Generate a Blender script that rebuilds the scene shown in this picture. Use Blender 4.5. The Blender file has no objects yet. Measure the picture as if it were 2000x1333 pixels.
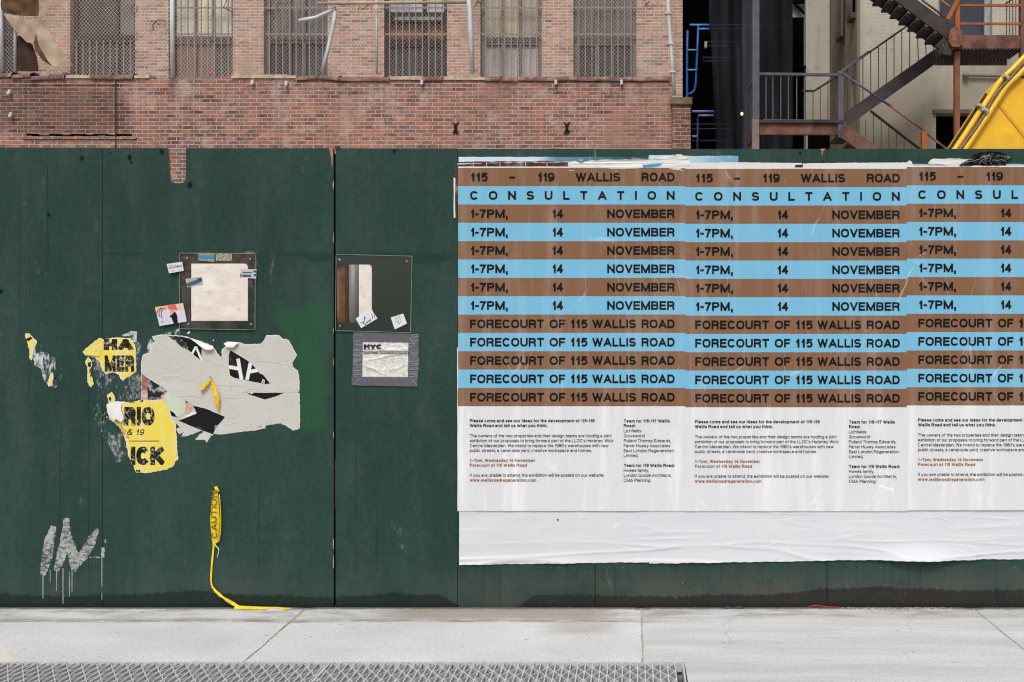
import bpy, bmesh, math, random
from mathutils import Vector, noise as mn

R = math.radians
sc = bpy.context.scene
col = sc.collection
rnd = random.Random(7)

# ------------------------------------------------------------------ camera, light, exposure
CX, HY, PXM, D0, EYE = 1240.0, 640.0, 367.0, 6.0, 1.49      # optical axis in the photo, pixels per metre on the hoarding, distance, eye height
F = PXM * D0
cam = bpy.data.cameras.new('camera')
cam.sensor_width = 36.0
cam.lens = F / 2000.0 * 36.0
cam.shift_x = (1000.0 - CX) / 2000.0
cam.shift_y = -(666.5 - HY) / 2000.0
cam.clip_end = 400.0
camo = bpy.data.objects.new('camera', cam)
camo.location = (0, -D0, EYE)
camo.rotation_euler = (R(90), 0, 0)
col.objects.link(camo)
sc.camera = camo

SUN = Vector((-0.10, -0.62, 0.80)).normalized()
world = bpy.data.worlds.new('World')
sc.world = world
world.use_nodes = True
wn = world.node_tree
bg = wn.nodes['Background']
sky = wn.nodes.new('ShaderNodeTexSky')
sky.sky_type = 'NISHITA'
sky.sun_disc = False
sky.sun_elevation = math.asin(SUN.z)
sky.sun_rotation = math.atan2(SUN.x, SUN.y)
sky.dust_density = 6.0
hs = wn.nodes.new('ShaderNodeHueSaturation')
hs.inputs['Saturation'].default_value = 0.22               # an overcast sky is nearly grey
wn.links.new(sky.outputs[0], hs.inputs['Color'])
wn.links.new(hs.outputs[0], bg.inputs[0])
bg.inputs[1].default_value = 0.115
sl = bpy.data.lights.new('sun', 'SUN')
sl.energy = 1.4
sl.angle = R(14)
sl.color = (1.0, 0.985, 0.965)
so = bpy.data.objects.new('sun', sl)
so.rotation_euler = SUN.to_track_quat('Z', 'Y').to_euler()
so.location = (0, -4, 12)
col.objects.link(so)
sc.view_settings.view_transform = 'Standard'
sc.view_settings.look = 'None'
sc.view_settings.exposure = 0.0
sc.cycles.filter_width = 1.2
sc.cycles.use_denoising = True
sc.cycles.denoising_prefilter = 'NONE'  # keep the fine print crisp
sc.view_settings.gamma = 1.0

# ------------------------------------------------------------------ geometry helpers
def at(px, py, Y=0.0):
    """the point at depth Y that the photograph shows at this pixel"""
    s = F / (D0 + Y)
    return Vector(((px - CX) / s, Y, EYE + (HY - py) / s))
def gx(px, Y=0.0): return (px - CX) * (D0 + Y) / F
def gz(py, Y=0.0): return EYE + (HY - py) * (D0 + Y) / F

ORG = {}
class MB:
    def __init__(s): s.v = []; s.f = []; s.m = []
    def face(s, pts, m=0):
        b = len(s.v)
        s.v.extend([tuple(p) for p in pts]); s.f.append(tuple(range(b, b + len(pts)))); s.m.append(m)
    def box(s, x0, x1, y0, y1, z0, z1, m=0):
        if x0 > x1: x0, x1 = x1, x0
        if y0 > y1: y0, y1 = y1, y0
        if z0 > z1: z0, z1 = z1, z0
        b = len(s.v)
        for x in (x0, x1):
            for y in (y0, y1):
                for z in (z0, z1): s.v.append((x, y, z))
        for q in ((0, 1, 3, 2), (4, 6, 7, 5), (0, 4, 5, 1), (2, 3, 7, 6), (0, 2, 6, 4), (1, 5, 7, 3)):
            s.f.append(tuple(b + i for i in q)); s.m.append(m)
    def pbox(s, px0, px1, py0, py1, Y0, Y1, m=0):
        """box whose front face (at Y0) covers the pixel rectangle"""
        s.box(gx(px0, Y0), gx(px1, Y0), Y0, Y1, gz(py1, Y0), gz(py0, Y0), m)
    def prism(s, pts, y0, y1, m=0):
        """outline of (x, z) extruded from y0 (front) to y1"""
        n = len(pts); b = len(s.v)
        for x, z in pts: s.v.append((x, y0, z))
        for x, z in pts: s.v.append((x, y1, z))
        s.f.append(tuple(b + i for i in range(n))); s.m.append(m)
        s.f.append(tuple(b + n + i for i in reversed(range(n)))); s.m.append(m)
        for i in range(n):
            j = (i + 1) % n
            s.f.append((b + i, b + n + i, b + n + j, b + j)); s.m.append(m)
    def tube(s, pts, r, n=8, m=0, cap=True):
        pts = [Vector(p) for p in pts]; b = len(s.v); k = len(pts)
        up = None
        for i, p in enumerate(pts):
            d = (pts[min(i + 1, k - 1)] - pts[max(i - 1, 0)]).normalized()
            if up is None:
                up = Vector((0, 0, 1)) if abs(d.z) < .9 else Vector((1, 0, 0))
            a = d.cross(up).normalized(); c = a.cross(d).normalized(); up = c
            rr = r[i] if isinstance(r, (list, tuple)) else r
            for j in range(n):
                t = 2 * math.pi * j / n
                s.v.append(tuple(p + a * (rr * math.cos(t)) + c * (rr * math.sin(t))))
        for i in range(k - 1):
            for j in range(n):
                j2 = (j + 1) % n
                s.f.append((b + i * n + j, b + i * n + j2, b + (i + 1) * n + j2, b + (i + 1) * n + j)); s.m.append(m)
        if cap:
            s.f.append(tuple(b + j for j in reversed(range(n)))); s.m.append(m)
            s.f.append(tuple(b + (k - 1) * n + j for j in range(n))); s.m.append(m)
    def bar(s, p, q, w, h, m=0):
        """straight bar of rectangular section: w across (y), h in the plane"""
        p = Vector(p); q = Vector(q); d = (q - p).normalized()
        a = Vector((0, 1, 0))
        if abs(d.y) > .9: a = Vector((1, 0, 0))
        c = d.cross(a).normalized(); a = c.cross(d).normalized()
        b = len(s.v)
        for e in (p, q):
            for i, j in ((-1, -1), (1, -1), (1, 1), (-1, 1)):
                s.v.append(tuple(e + a * (i * w / 2) + c * (j * h / 2)))
        for qd in ((0, 3, 2, 1), (4, 5, 6, 7), (0, 1, 5, 4), (1, 2, 6, 5), (2, 3, 7, 6), (3, 0, 4, 7)):
            s.f.append(tuple(b + i for i in qd)); s.m.append(m)
    def cells(s, xs, zs, void, y0, y1, m=0, mside=None):
        """a slab y0..y1 made of cells, open where void(i, j)"""
        ms = m if mside is None else mside
        nx, nz = len(xs) - 1, len(zs) - 1
        V = lambda i, j: i < 0 or j < 0 or i >= nx or j >= nz or void(i, j)
        for i in range(nx):
            for j in range(nz):
                if void(i, j): continue
                x0, x1, z0, z1 = xs[i], xs[i + 1], zs[j], zs[j + 1]
                s.face([(x0, y0, z0), (x1, y0, z0), (x1, y0, z1), (x0, y0, z1)], m)
                s.face([(x1, y1, z0), (x0, y1, z0), (x0, y1, z1), (x1, y1, z1)], m)
                if V(i - 1, j): s.face([(x0, y1, z0), (x0, y0, z0), (x0, y0, z1), (x0, y1, z1)], ms if i > 0 else m)
                if V(i + 1, j): s.face([(x1, y0, z0), (x1, y1, z0), (x1, y1, z1), (x1, y0, z1)], ms if i < nx - 1 else m)
                if V(i, j - 1): s.face([(x0, y1, z0), (x1, y1, z0), (x1, y0, z0), (x0, y0, z0)], ms)
                if V(i, j + 1): s.face([(x0, y0, z1), (x1, y0, z1), (x1, y1, z1), (x0, y1, z1)], ms)
    def grid(s, nu, nv, fn, m=0):
        b = len(s.v)
        for j in range(nv + 1):
            for i in range(nu + 1): s.v.append(tuple(fn(i / nu, j / nv)))
        for j in range(nv):
            for i in range(nu):
                a = b + j * (nu + 1) + i
                s.f.append((a, a + 1, a + nu + 2, a + nu + 1)); s.m.append(m(i, j) if callable(m) else m)
    def build(s, name, mats, parent=None, smooth=False, origin=None):
        if not isinstance(mats, (list, tuple)): mats = [mats]
        if parent is not None: o0 = ORG[parent]
        elif origin is not None: o0 = Vector(origin)
        else:
            xs = [v[0] for v in s.v]; ys = [v[1] for v in s.v]; zs = [v[2] for v in s.v]
            o0 = Vector(((min(xs) + max(xs)) / 2, (min(ys) + max(ys)) / 2, min(zs)))
        me = bpy.data.meshes.new(name)
        me.from_pydata([(v[0] - o0.x, v[1] - o0.y, v[2] - o0.z) for v in s.v], [], s.f)
        for mt in mats: me.materials.append(mt)
        me.polygons.foreach_set('material_index', s.m)
        if smooth: me.polygons.foreach_set('use_smooth', [True] * len(s.f))
        me.validate(); me.update()
        o = bpy.data.objects.new(name, me); col.objects.link(o)
        if parent is not None: o.parent = parent
        else: o.location = o0
        ORG[o] = o0
        return o

def tag(o, label=None, cat=None, group=None, kind=None):
    if label: o['label'] = label
    if cat: o['category'] = cat
    if group: o['group'] = group
    if kind: o['kind'] = kind
    return o
def empty(name, loc, label=None, cat=None, group=None):
    o = bpy.data.objects.new(name, None); col.objects.link(o)
    o.location = loc; o.empty_display_size = .1; ORG[o] = Vector(loc)
    return tag(o, label, cat, group)

# ------------------------------------------------------------------ material helpers
def C(r, g, b):
    f = lambda c: (c / 255 / 12.92) if c / 255 <= .04045 else ((c / 255 + .055) / 1.055) ** 2.4
    return (f(r), f(g), f(b), 1.0)
class NT:
    def __init__(s, name):
        s.mat = bpy.data.materials.new(name); s.mat.use_nodes = True
        s.t = s.mat.node_tree; s.b = s.t.nodes['Principled BSDF']
        g = s.t.nodes.new('ShaderNodeNewGeometry'); s.P = g.outputs['Position']
        sp = s.n('ShaderNodeSeparateXYZ', [s.P]); s.X, s.Y, s.Z = sp.outputs[0], sp.outputs[1], sp.outputs[2]
    def put(s, sock, v):
        if isinstance(v, bpy.types.NodeSocket): s.t.links.new(v, sock)
        else: sock.default_value = v
    def n(s, typ, ins=(), **props):
        nd = s.t.nodes.new(typ)
        for k, v in props.items(): setattr(nd, k, v)
        for k, v in (ins.items() if isinstance(ins, dict) else enumerate(ins)):
            if v is not None: s.put(nd.inputs[k], v)
        return nd
    def m(s, op, a, b=None, clamp=False):
        nd = s.n('ShaderNodeMath', [a] + ([b] if b is not None else []), operation=op); nd.use_clamp = clamp
        return nd.outputs[0]
    def vec(s, scale, v=None, off=(0, 0, 0)):
        a = s.n('ShaderNodeVectorMath', [v if v is not None else s.P, tuple(scale)], operation='MULTIPLY').outputs[0]
        if any(off): a = s.n('ShaderNodeVectorMath', [a, tuple(off)], operation='ADD').outputs[0]
        return a
    def noise(s, scale, detail=4, rough=.55, off=(0, 0, 0), dist=0.0):
        if not isinstance(scale, (tuple, list)): scale = (scale,) * 3
        return s.n('ShaderNodeTexNoise', {'Vector': s.vec(scale, off=off), 'Scale': 1.0, 'Detail': float(detail), 'Roughness': rough, 'Distortion': dist}).outputs[0]
    def vor(s, scale, feature='DISTANCE_TO_EDGE', vec=None):
        return s.n('ShaderNodeTexVoronoi', {'Vector': s.vec(scale, vec), 'Scale': 1.0}, feature=feature).outputs[0]
    def step(s, v, lo, hi, a=0.0, b=1.0):
        nd = s.n('ShaderNodeMapRange', [v, lo, hi, a, b], interpolation_type='SMOOTHSTEP'); return nd.outputs[0]
    def mix(s, f, a, b, mode='MIX'):
        nd = s.t.nodes.new('ShaderNodeMix'); nd.data_type = 'RGBA'; nd.blend_type = mode
        s.put(nd.inputs[0], f); s.put(nd.inputs[6], a); s.put(nd.inputs[7], b)
        return nd.outputs[2]
    def ramp(s, f, stops):
        nd = s.n('ShaderNodeValToRGB', [f]); cr = nd.color_ramp
        while len(cr.elements) < len(stops): cr.elements.new(.5)
        for e, (p, c) in zip(cr.elements, stops): e.position = p; e.color = c
        return nd.outputs[0]
    def bandx(s, v, lo, hi, soft):
        return s.m('MULTIPLY', s.step(v, lo - soft, lo + soft), s.step(v, hi - soft, hi + soft, 1.0, 0.0))
    def rect(s, x0, x1, z0, z1, soft, wob=None):
        x, z = s.X, s.Z
        if wob is not None:
            x = s.m('ADD', x, wob); z = s.m('ADD', z, wob)
        return s.m('MULTIPLY', s.bandx(x, x0, x1, soft), s.bandx(z, z0, z1, soft))
    def done(s, color, rough=.6, spec=.3, metal=0.0, height=None, strength=.3, dist=.01, **kw):
        s.put(s.b.inputs['Base Color'], color); s.put(s.b.inputs['Roughness'], rough)
        s.put(s.b.inputs['Specular IOR Level'], spec); s.put(s.b.inputs['Metallic'], metal)
        if height is not None:
            bp = s.n('ShaderNodeBump', {'Height': height, 'Strength': strength, 'Distance': dist})
            s.t.links.new(bp.outputs[0], s.b.inputs['Normal'])
        for k, v in kw.items(): s.put(s.b.inputs[k.replace('_', ' ')], v)
        return s.mat
def dim(c, k): return (c[0] * k, c[1] * k, c[2] * k, 1.0)

def plain(name, c, rough=.6, spec=.3, metal=0.0, var=.18, scale=14.0, bump=.15, grime=None):
    n = NT(name)
    a = n.noise(scale, 5, .6)
    cc = n.mix(n.step(a, .3, .7), dim(c, 1 - var), dim(c, 1 + var))
    if grime is not None:
        cc = n.mix(n.m('MULTIPLY', n.step(n.noise(scale * .35, 5, .65, off=(3, 5, 1)), .48, .66), .8), cc, grime)
    return n.done(cc, rough, spec, metal, height=n.noise(scale * 3, 4, .6), strength=bump, dist=.004)

# green hoarding paint -------------------------------------------------
def mk_green():
    n = NT('green_hoarding_paint')
    big = n.noise((1.1, 1, .8), 4, .6)
    mid = n.noise((5, 1, 1.6), 5, .6, off=(4, 0, 2))
    grain = n.noise((85, 1, 3.2), 6, .65)
    fine = n.noise(160, 3, .6)
    base = n.mix(n.step(big, .32, .68), C(41, 66, 59), C(51, 76, 69))
    base = n.mix(n.m('MULTIPLY', n.step(mid, .42, .72), .6), base, C(64, 84, 78))
    base = n.mix(n.m('MULTIPLY', n.step(grain, .50, .7), .13), base, C(30, 50, 45))
    base = n.mix(n.m('MULTIPLY', n.step(grain, .48, .25), .12), base, C(84, 104, 98))
    mot = n.noise((30, 1, 22), 5, .7, off=(11, 0, 3)); mo2 = n.noise((150, 1, 90), 3, .6)
    base = n.mix(1.0, base, n.mix(n.step(mot, .3, .7), (.63, .69, .68, 1), (.80, .86, .85, 1)), 'MULTIPLY')
    base = n.mix(1.0, base, n.mix(n.step(mo2, .3, .7), (.88, .88, .88, 1), (1.12, 1.12, 1.12, 1)), 'MULTIPLY')
    # a patch of newer, brighter green round the torn poster
    wob = n.m('MULTIPLY', n.m('SUBTRACT', n.noise((4, 1, 5), 5, .6, off=(9, 0, 0)), .5), .30)
    patch = n.rect(gx(538), gx(640), gz(842), gz(598), .03, wob)
    base = n.mix(n.m('MULTIPLY', n.m('MULTIPLY', patch, n.step(grain, .75, .35, .55, 1.0)), .85), base, C(38, 80, 53))
    # roller edge of the older coat
    lower = n.m('MULTIPLY', n.step(n.noise((2.2, 1, 0), 3, .5), .42, .62), .055)
    zedge = gz(494)
    tide = n.m('MULTIPLY', n.step(n.Z, zedge - .002, zedge + .002, 1.0, 0.0), n.m('GREATER_THAN', n.Z, n.m('SUBTRACT', zedge, lower)))
    tide = n.m('MULTIPLY', tide, n.step(n.X, gx(200), gx(202)))
    tide = n.m('MULTIPLY', tide, n.step(n.X, gx(885), gx(900), 1.0, 0.0))
    base = n.mix(n.m('MULTIPLY', tide, .75), base, C(20, 56, 50))
    # bare grimy wood round the left view port
    br = n.rect(gx(354), gx(498), gz(560), gz(496), .012, n.m('MULTIPLY', n.m('SUBTRACT', n.noise(9, 4, .6), .5), .09))
    base = n.mix(br, base, n.mix(n.step(n.noise((16, 1, 60), 5, .6), .35, .65), C(102, 90, 82), C(146, 130, 120)))
    br2 = n.m('MULTIPLY', n.rect(gx(354), gx(498), gz(643), gz(560), .004), .6)
    base = n.mix(br2, base, n.mix(n.step(n.noise((7, 1, 7), 5, .6), .4, .6), C(100, 114, 102), C(160, 158, 148)))
    br3 = n.m('MULTIPLY', n.rect(gx(659), gx(804), gz(648), gz(500), .003), .8)
    base = n.mix(br3, base, C(100, 114, 102))
    # scuffs, chalky rubs
    sc1 = n.m('MULTIPLY', n.step(n.noise((9, 1, 4), 6, .72, off=(7, 0, 3)), .60, .74), n.step(n.noise((1.4, 1, 1.2), 3, .5, off=(2, 0, 8)), .48, .62))
    base = n.mix(n.m('MULTIPLY', sc1, .45), base, C(150, 152, 144))
    # cracks along the veneer
    for px, z0, z1, w in ((37, 1.5, 2.3, .0012), (93, 1.75, 2.44, .002), (117, .1, 1.0, .0016), (173, .05, 1.25, .0013), (58, .9, 2.0, .001),
                          (505, .1, .75, .0012), (695, .1, 1.1, .0011), (830, 1.9, 2.44, .001), (735, .2, .9, .0009), (1480, 0, .4, .0012), (1575, 0, 2.44, .001), (1775, 0, .4, .0014), (2010, 0, 2.4, .0012)):
        xx = n.m('ABSOLUTE', n.m('SUBTRACT', n.m('ADD', n.X, n.m('MULTIPLY', n.m('SUBTRACT', n.noise((0, 0, 3.5), 4, .6, off=(px * .37, 0, 0)), .5), .03)), gx(px)))
        ln = n.m('MULTIPLY', n.step(xx, w * .5, w * 1.6, 1.0, 0.0), n.bandx(n.Z, z0, z1, .12))
        base = n.mix(n.m('MULTIPLY', ln, .75), base, C(18, 26, 24))
    # nail holes and knocks
    for px, py, r in ((160, 310, 4.5), (253, 308, 5), (256, 318, 3), (316, 297, 5), (371, 362, 6), (2, 570, 4), (108, 739, 2.5), (1607, 318, 3), (770, 296, 4), (1563, 300, 3), (95, 420, 4), (215, 300, 2)):
        dx = n.m('SUBTRACT', n.X, gx(px)); dz = n.m('SUBTRACT', n.Z, gz(py))
        dd = n.m('SQRT', n.m('ADD', n.m('MULTIPLY', dx, dx), n.m('MULTIPLY', n.m('MULTIPLY', dz, dz), .6)))
        dd = n.m('ADD', dd, n.m('MULTIPLY', n.m('SUBTRACT', fine, .5), .006))
        base = n.mix(n.step(dd, r * .6 / PXM, r * 1.1 / PXM, 1.0, 0.0), base, C(10, 14, 13))
    # splash dust low down, most on the right
    dust = n.m('MULTIPLY', n.step(n.m('ADD', n.Z, n.m('MULTIPLY', n.noise((3, 1, 3), 5, .65), .12)), .14, .34, 1.0, 0.0), n.step(n.noise((2.0, 1, 2.4), 5, .65, off=(1, 0, 5)), .3, .62))
    dust = n.m('MULTIPLY', dust, n.step(n.X, -1.2, .0, .25, .5))
    base = n.mix(dust, base, C(92, 86, 82))
    speck = n.m('MULTIPLY', n.step(n.vor((70, 1, 70), 'F1'), .10, .17, 1.0, 0.0), n.step(n.noise((3, 1, 8), 4, .6, off=(5, 0, 1)), .50, .62))
    speck = n.m('MULTIPLY', speck, n.m('MULTIPLY', n.step(n.Z, .18, .38, 1.0, 0.0), n.step(n.X, -1.0, -.3)))
    base = n.mix(n.m('MULTIPLY', speck, .7), base, C(178, 170, 160))
    # drips under the posters
    drip = n.m('MULTIPLY', n.step(n.noise((34, 1, .9), 4, .6, off=(0, 0, 3)), .56, .70), n.m('MULTIPLY', n.step(n.Z, .5, .3), n.step(n.X, -.95, -.85)))
    base = n.mix(n.m('MULTIPLY', drip, .45), base, C(24, 46, 40))
    # rising damp with a ragged edge
    h = n.m('ADD', n.m('ADD', -.034, n.m('MULTIPLY', n.noise((1.15, 1, 0), 3, .5, off=(0.3, 0, 0)), .145)), n.m('MULTIPLY', n.noise((48, 1, 2.2), 5, .7), .058))
    h = n.m('ADD', h, n.m('MULTIPLY', n.step(n.X, .6, 1.6), .035))
    h = n.m('SUBTRACT', h, n.m('MULTIPLY', n.bandx(n.X, -.93, -.62, .12), .12))
    dz_ = n.m('SUBTRACT', h, n.Z); damp = n.m('ADD', n.m('MULTIPLY', n.step(dz_, -.004, .005), .72), n.m('ADD', n.m('MULTIPLY', n.step(dz_, -.05, .02), .08), n.m('MULTIPLY', n.step(n.m('ADD', n.Z, n.m('MULTIPLY', grain, .03)), .045, .02), .18)))
    dc = n.mix(n.step(n.m('ADD', n.X, n.m('MULTIPLY', mid, .5)), -1.1, .4), C(23, 34, 30), C(36, 31, 30))
    dc = n.mix(n.m('MULTIPLY', n.step(n.vor((55, 1, 55), 'F1'), .10, .18, 1.0, 0.0), n.step(n.noise((6, 1, 6), 3), .5, .65)), dc, C(110, 100, 92))
    base = n.mix(n.m('MULTIPLY', damp, .95), base, dc)
    rough = n.mix(damp, n.mix(big, (.42,) * 3 + (1,), (.62,) * 3 + (1,)), (.55, .55, .55, 1))
    hgt = n.m('ADD', n.m('MULTIPLY', grain, 1.0), n.m('MULTIPLY', fine, .25))
    return n.done(base, rough, .13, height=hgt, strength=.22, dist=.003)

# brick ----------------------------------------------------------------
def mk_brick(name, c1, c2, mortar, tint, paint=None, pz=0.0, stain=None, bw=.212, rh=.071, bump=.6, leftdark=False, lowstain=None, vary=1.0):
    n = NT(name)
    wob = n.m('MULTIPLY', n.m('SUBTRACT', n.noise(.9, 3, .5), .5), .03)
    wx = n.m('MULTIPLY', n.m('SUBTRACT', n.noise(11, 3, .6, off=(4, 1, 0)), .5), .035); wz = n.m('MULTIPLY', n.m('SUBTRACT', n.noise(13, 3, .6, off=(9, 1, 0)), .5), .026)
    cv = n.n('ShaderNodeCombineXYZ', [n.m('ADD', n.m('ADD', n.X, n.Y), wx), n.m('ADD', n.m('ADD', n.Z, wob), wz), 0.0]).outputs[0]
    bt = n.n('ShaderNodeTexBrick', {'Vector': cv, 'Color1': c1, 'Color2': c2, 'Mortar': mortar, 'Scale': 1.0, 'Mortar Size': .0085, 'Mortar Smooth': .5, 'Bias': -.1, 'Brick Width': bw, 'Row Height': rh})
    bt.offset = .5
    cc, fac = bt.outputs[0], bt.outputs[1]
    # every brick its own shade
    cell = n.n('ShaderNodeTexWhiteNoise', {'Vector': n.n('ShaderNodeVectorMath', [n.vec((1 / bw, 1 / bw, 1 / rh)), (0, 0, 0)], operation='FLOOR').outputs[0]}).outputs[0]
    cc = n.mix(n.m('MULTIPLY', n.m('MULTIPLY', n.step(cell, .55, 1.0), n.m('SUBTRACT', 1.0, fac)), .8 * vary), cc, tint)
    cc = n.mix(n.m('MULTIPLY', n.m('MULTIPLY', n.step(cell, .22, .0), n.m('SUBTRACT', 1.0, fac)), .75 * vary), cc, dim(c2, .5))
    cc = n.mix(n.m('MULTIPLY', n.step(n.noise((.8, .8, .7), 4, .6, off=(21, 1, 3)), .46, .62), .28), cc, n.mix(fac, tint, mortar))
    cc = n.mix(n.m('MULTIPLY', n.step(n.noise((3.1, 3.1, 4.6), 6, .7, off=(3, 1, 2)), .50, .68), .5), cc, mortar)
    cc = n.mix(n.m('MULTIPLY', n.step(n.noise((.7, .7, .5), 5, .65, off=(1, 4, 9)), .50, .68), .55), cc, stain or dim(c1, .45))
    cc = n.mix(n.m('MULTIPLY', n.step(n.noise((3.5, 3.5, 5), 5, .7, off=(8, 4, 9)), .54, .72), .5), cc, dim(c1, .4))
    # soot runs below the coping
    run = n.step(n.noise((4.0, 4.0, .35), 4, .6, off=(2, 0, 0)), .50, .66)
    if paint is not None:
        run = n.m('MULTIPLY', run, n.step(n.Z, gz(215, 15), gz(150, 15)))
        cc = n.mix(n.m('MULTIPLY', run, .6), cc, dim(c1, .35))
        cc = n.mix(n.m('MULTIPLY', n.step(n.noise((1.6, 1, .8), 5, .7, off=(12, 0, 4)), .54, .66), .5), cc, C(186, 166, 156))
        cc = n.mix(n.m('MULTIPLY', n.step(n.noise((7, 1, 14), 4, .7, off=(2, 0, 14)), .58, .68), .45), cc, C(84, 68, 64))
        if leftdark:
            ld = n.m('MULTIPLY', n.rect(gx(-40, 15), gx(250, 15), gz(262, 15), gz(165, 15), .12, n.m('MULTIPLY', n.m('SUBTRACT', n.noise(1.5, 5, .6), .5), .5)), .55)
            cc = n.mix(ld, cc, n.mix(fac, C(70, 52, 48), C(120, 105, 92)))
        pm = n.step(n.m('ADD', n.Z, n.m('MULTIPLY', n.noise((3, 3, 6), 5, .6), .3)), pz - .1, pz + .12, 1.0, 0.0)
        pc = n.mix(n.step(n.noise((2.5, 2.5, 5), 5, .65), .35, .7), C(236, 224, 217), C(250, 245, 241)); pc = n.mix(n.m('MULTIPLY', n.step(n.noise((7, 7, 10), 5, .7, off=(3, 3, 3)), .54, .68), .55), pc, C(196, 180, 166))
        pc = n.mix(n.m('MULTIPLY', fac, .025), pc, C(216, 200, 186))
        cc = n.mix(n.m('MULTIPLY', pm, .985), cc, pc)
    else:
        cc = n.mix(n.m('MULTIPLY', run, .3), cc, dim(c1, .5))
        if lowstain is not None:
            ls = n.step(n.m('ADD', n.Z, n.m('MULTIPLY', n.noise((1.5, 1.5, .8), 5, .65), 1.6)), lowstain - .5, lowstain + 1.1, 1.0, 0.0)
            cc = n.mix(n.m('MULTIPLY', ls, .75), cc, C(142, 134, 120))
    bh = n.m('SUBTRACT', 1.0, fac)
    if paint is not None: bh = n.m('MULTIPLY', bh, n.m('SUBTRACT', 1.0, n.m('MULTIPLY', pm, .9)))
    hg = n.m('ADD', bh, n.m('MULTIPLY', n.noise(40, 4), .4))
    return n.done(cc, .9, .1, height=hg, strength=bump, dist=.012)

# concrete -------------------------------------------------------------
def mk_concrete():
    n = NT('pavement_concrete')
    big = n.noise((1.2, 1.8, 1), 5, .6)
    sp = n.noise((150, 60, 1), 4, .7)
    streak = n.noise((2.4, 26, 1), 5, .62, off=(5, 2, 0))
    right = n.step(n.X, .030, .040)
    base = n.mix(n.step(big, .3, .7), C(199, 199, 200), C(217, 217, 217))
    rb = n.mix(n.step(n.noise((1.0, 7, 1), 5, .62, off=(2, 0, 0)), .32, .68), C(188, 188, 187), C(205, 205, 204))
    base = n.mix(right, base, rb)
    base = n.mix(n.m('MULTIPLY', n.step(streak, .60, .74), .30), base, C(160, 158, 156))
    base = n.mix(n.m('MULTIPLY', n.step(sp, .52, .64), .62), base, C(146, 144, 142))
    sp2 = n.noise((420, 130, 1), 3, .7, off=(3, 3, 0))
    base = n.mix(n.m('MULTIPLY', n.step(sp2, .56, .66), .55), base, C(134, 132, 130))
    base = n.mix(n.m('MULTIPLY', n.step(n.noise((14, 9, 1), 6, .75, off=(8, 1, 0)), .56, .70), .30), base, C(160, 157, 153))
    base = n.mix(n.m('MULTIPLY', n.step(sp, .42, .30), .35), base, C(232, 231, 229))
    # gutter stain a hand from the fence
    wave = n.m('MULTIPLY', n.m('SUBTRACT', n.noise((1.4, 0, 0), 4, .55), .5), .10)
    yy = n.m('ADD', n.Y, wave)
    line = n.m('MULTIPLY', n.step(yy, -.315, -.285), n.step(yy, -.19, -.275, 0.0, 1.0))
    line = n.m('MULTIPLY', line, n.step(n.noise((2.3, 0, 0), 3, .5, off=(6, 0, 0)), .3, .5))
    line = n.m('MULTIPLY', line, n.step(n.X, .4, -.1))
    base = n.mix(n.m('MULTIPLY', n.m('MULTIPLY', line, n.step(n.noise((7, 30, 1), 5, .7, off=(3, 3, 0)), .34, .56)), .85), base, C(134, 125, 110))
    near = n.m('MULTIPLY', n.step(n.Y, -.30, -.12), n.step(n.noise((3.0, 9, 1), 6, .68, off=(1, 1, 0)), .43, .62))
    base = n.mix(n.m('MULTIPLY', near, .6), base, C(136, 128, 118))
    blot = n.m('MULTIPLY', n.m('MULTIPLY', n.bandx(n.m('ADD', n.X, wave), -1.3, -.12, .14), n.step(n.m('ADD', n.Y, n.m('MULTIPLY', big, .12)), -.22, -.14)), .9)
    base = n.mix(blot, base, n.mix(n.step(sp, .25, .75), C(140, 128, 116), C(178, 168, 157)))
    blot2 = n.m('MULTIPLY', n.m('MULTIPLY', n.bandx(n.X, -.42, -.12, .1), n.bandx(n.m('ADD', n.Y, n.m('MULTIPLY', big, .2)), -.42, -.15, .06)), .45)
    base = n.mix(blot2, base, C(140, 132, 120))
    cream = n.m('MULTIPLY', n.step(n.m('ADD', n.m('ADD', n.X, n.m('MULTIPLY', n.Y, .8)), n.m('MULTIPLY', n.noise(4, 4), .35)), -3.38, -3.36, 1.0, 0.0), n.step(n.Y, -.5, -.56))
    base = n.mix(n.m('MULTIPLY', cream, .8), base, C(214, 209, 198))
    base = n.mix(n.m('MULTIPLY', n.step(n.vor((150, 150, 150), 'F1'), .09, .15, 1.0, 0.0), n.m('MULTIPLY', n.step(n.Y, -.35, -.02), n.step(n.noise(9, 3), .45, .6))), base, C(222, 214, 204))
    grit = n.m('MULTIPLY', n.step(n.m('ADD', n.Y, n.m('MULTIPLY', n.noise((18, 18, 1), 5, .7), .05)), -.022, .0), .85)
    base = n.mix(grit, base, C(96, 90, 86))
    gum = n.m('MULTIPLY', n.step(n.vor((7, 7, 1), 'F1'), .055, .085, 1.0, 0.0), n.step(n.noise((1.7, 1.7, 1), 2, .5, off=(4, 4, 0)), .46, .5))
    base = n.mix(n.m('MULTIPLY', gum, .55), base, C(128, 125, 122))
    hair = n.m('MULTIPLY', n.step(n.vor((1.1, 1.5, 1), vec=n.n('ShaderNodeVectorMath', [n.P, n.n('ShaderNodeVectorMath', [n.n('ShaderNodeTexNoise', {'Vector': n.vec((5, 5, 1)), 'Scale': 1.0, 'Detail': 4.0}).outputs[1], (.12, .12, 0)], operation='MULTIPLY').outputs[0]], operation='ADD').outputs[0]), .002, .006, 1.0, 0.0), n.step(n.noise((1.2, 1.2, 1), 2, .5, off=(9, 2, 0)), .52, .60))
    base = n.mix(n.m('MULTIPLY', hair, .18), base, C(120, 116, 112))
    hg = n.m('ADD', n.m('MULTIPLY', sp, .5), n.m('MULTIPLY', n.noise(60, 4), .5))
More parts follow.
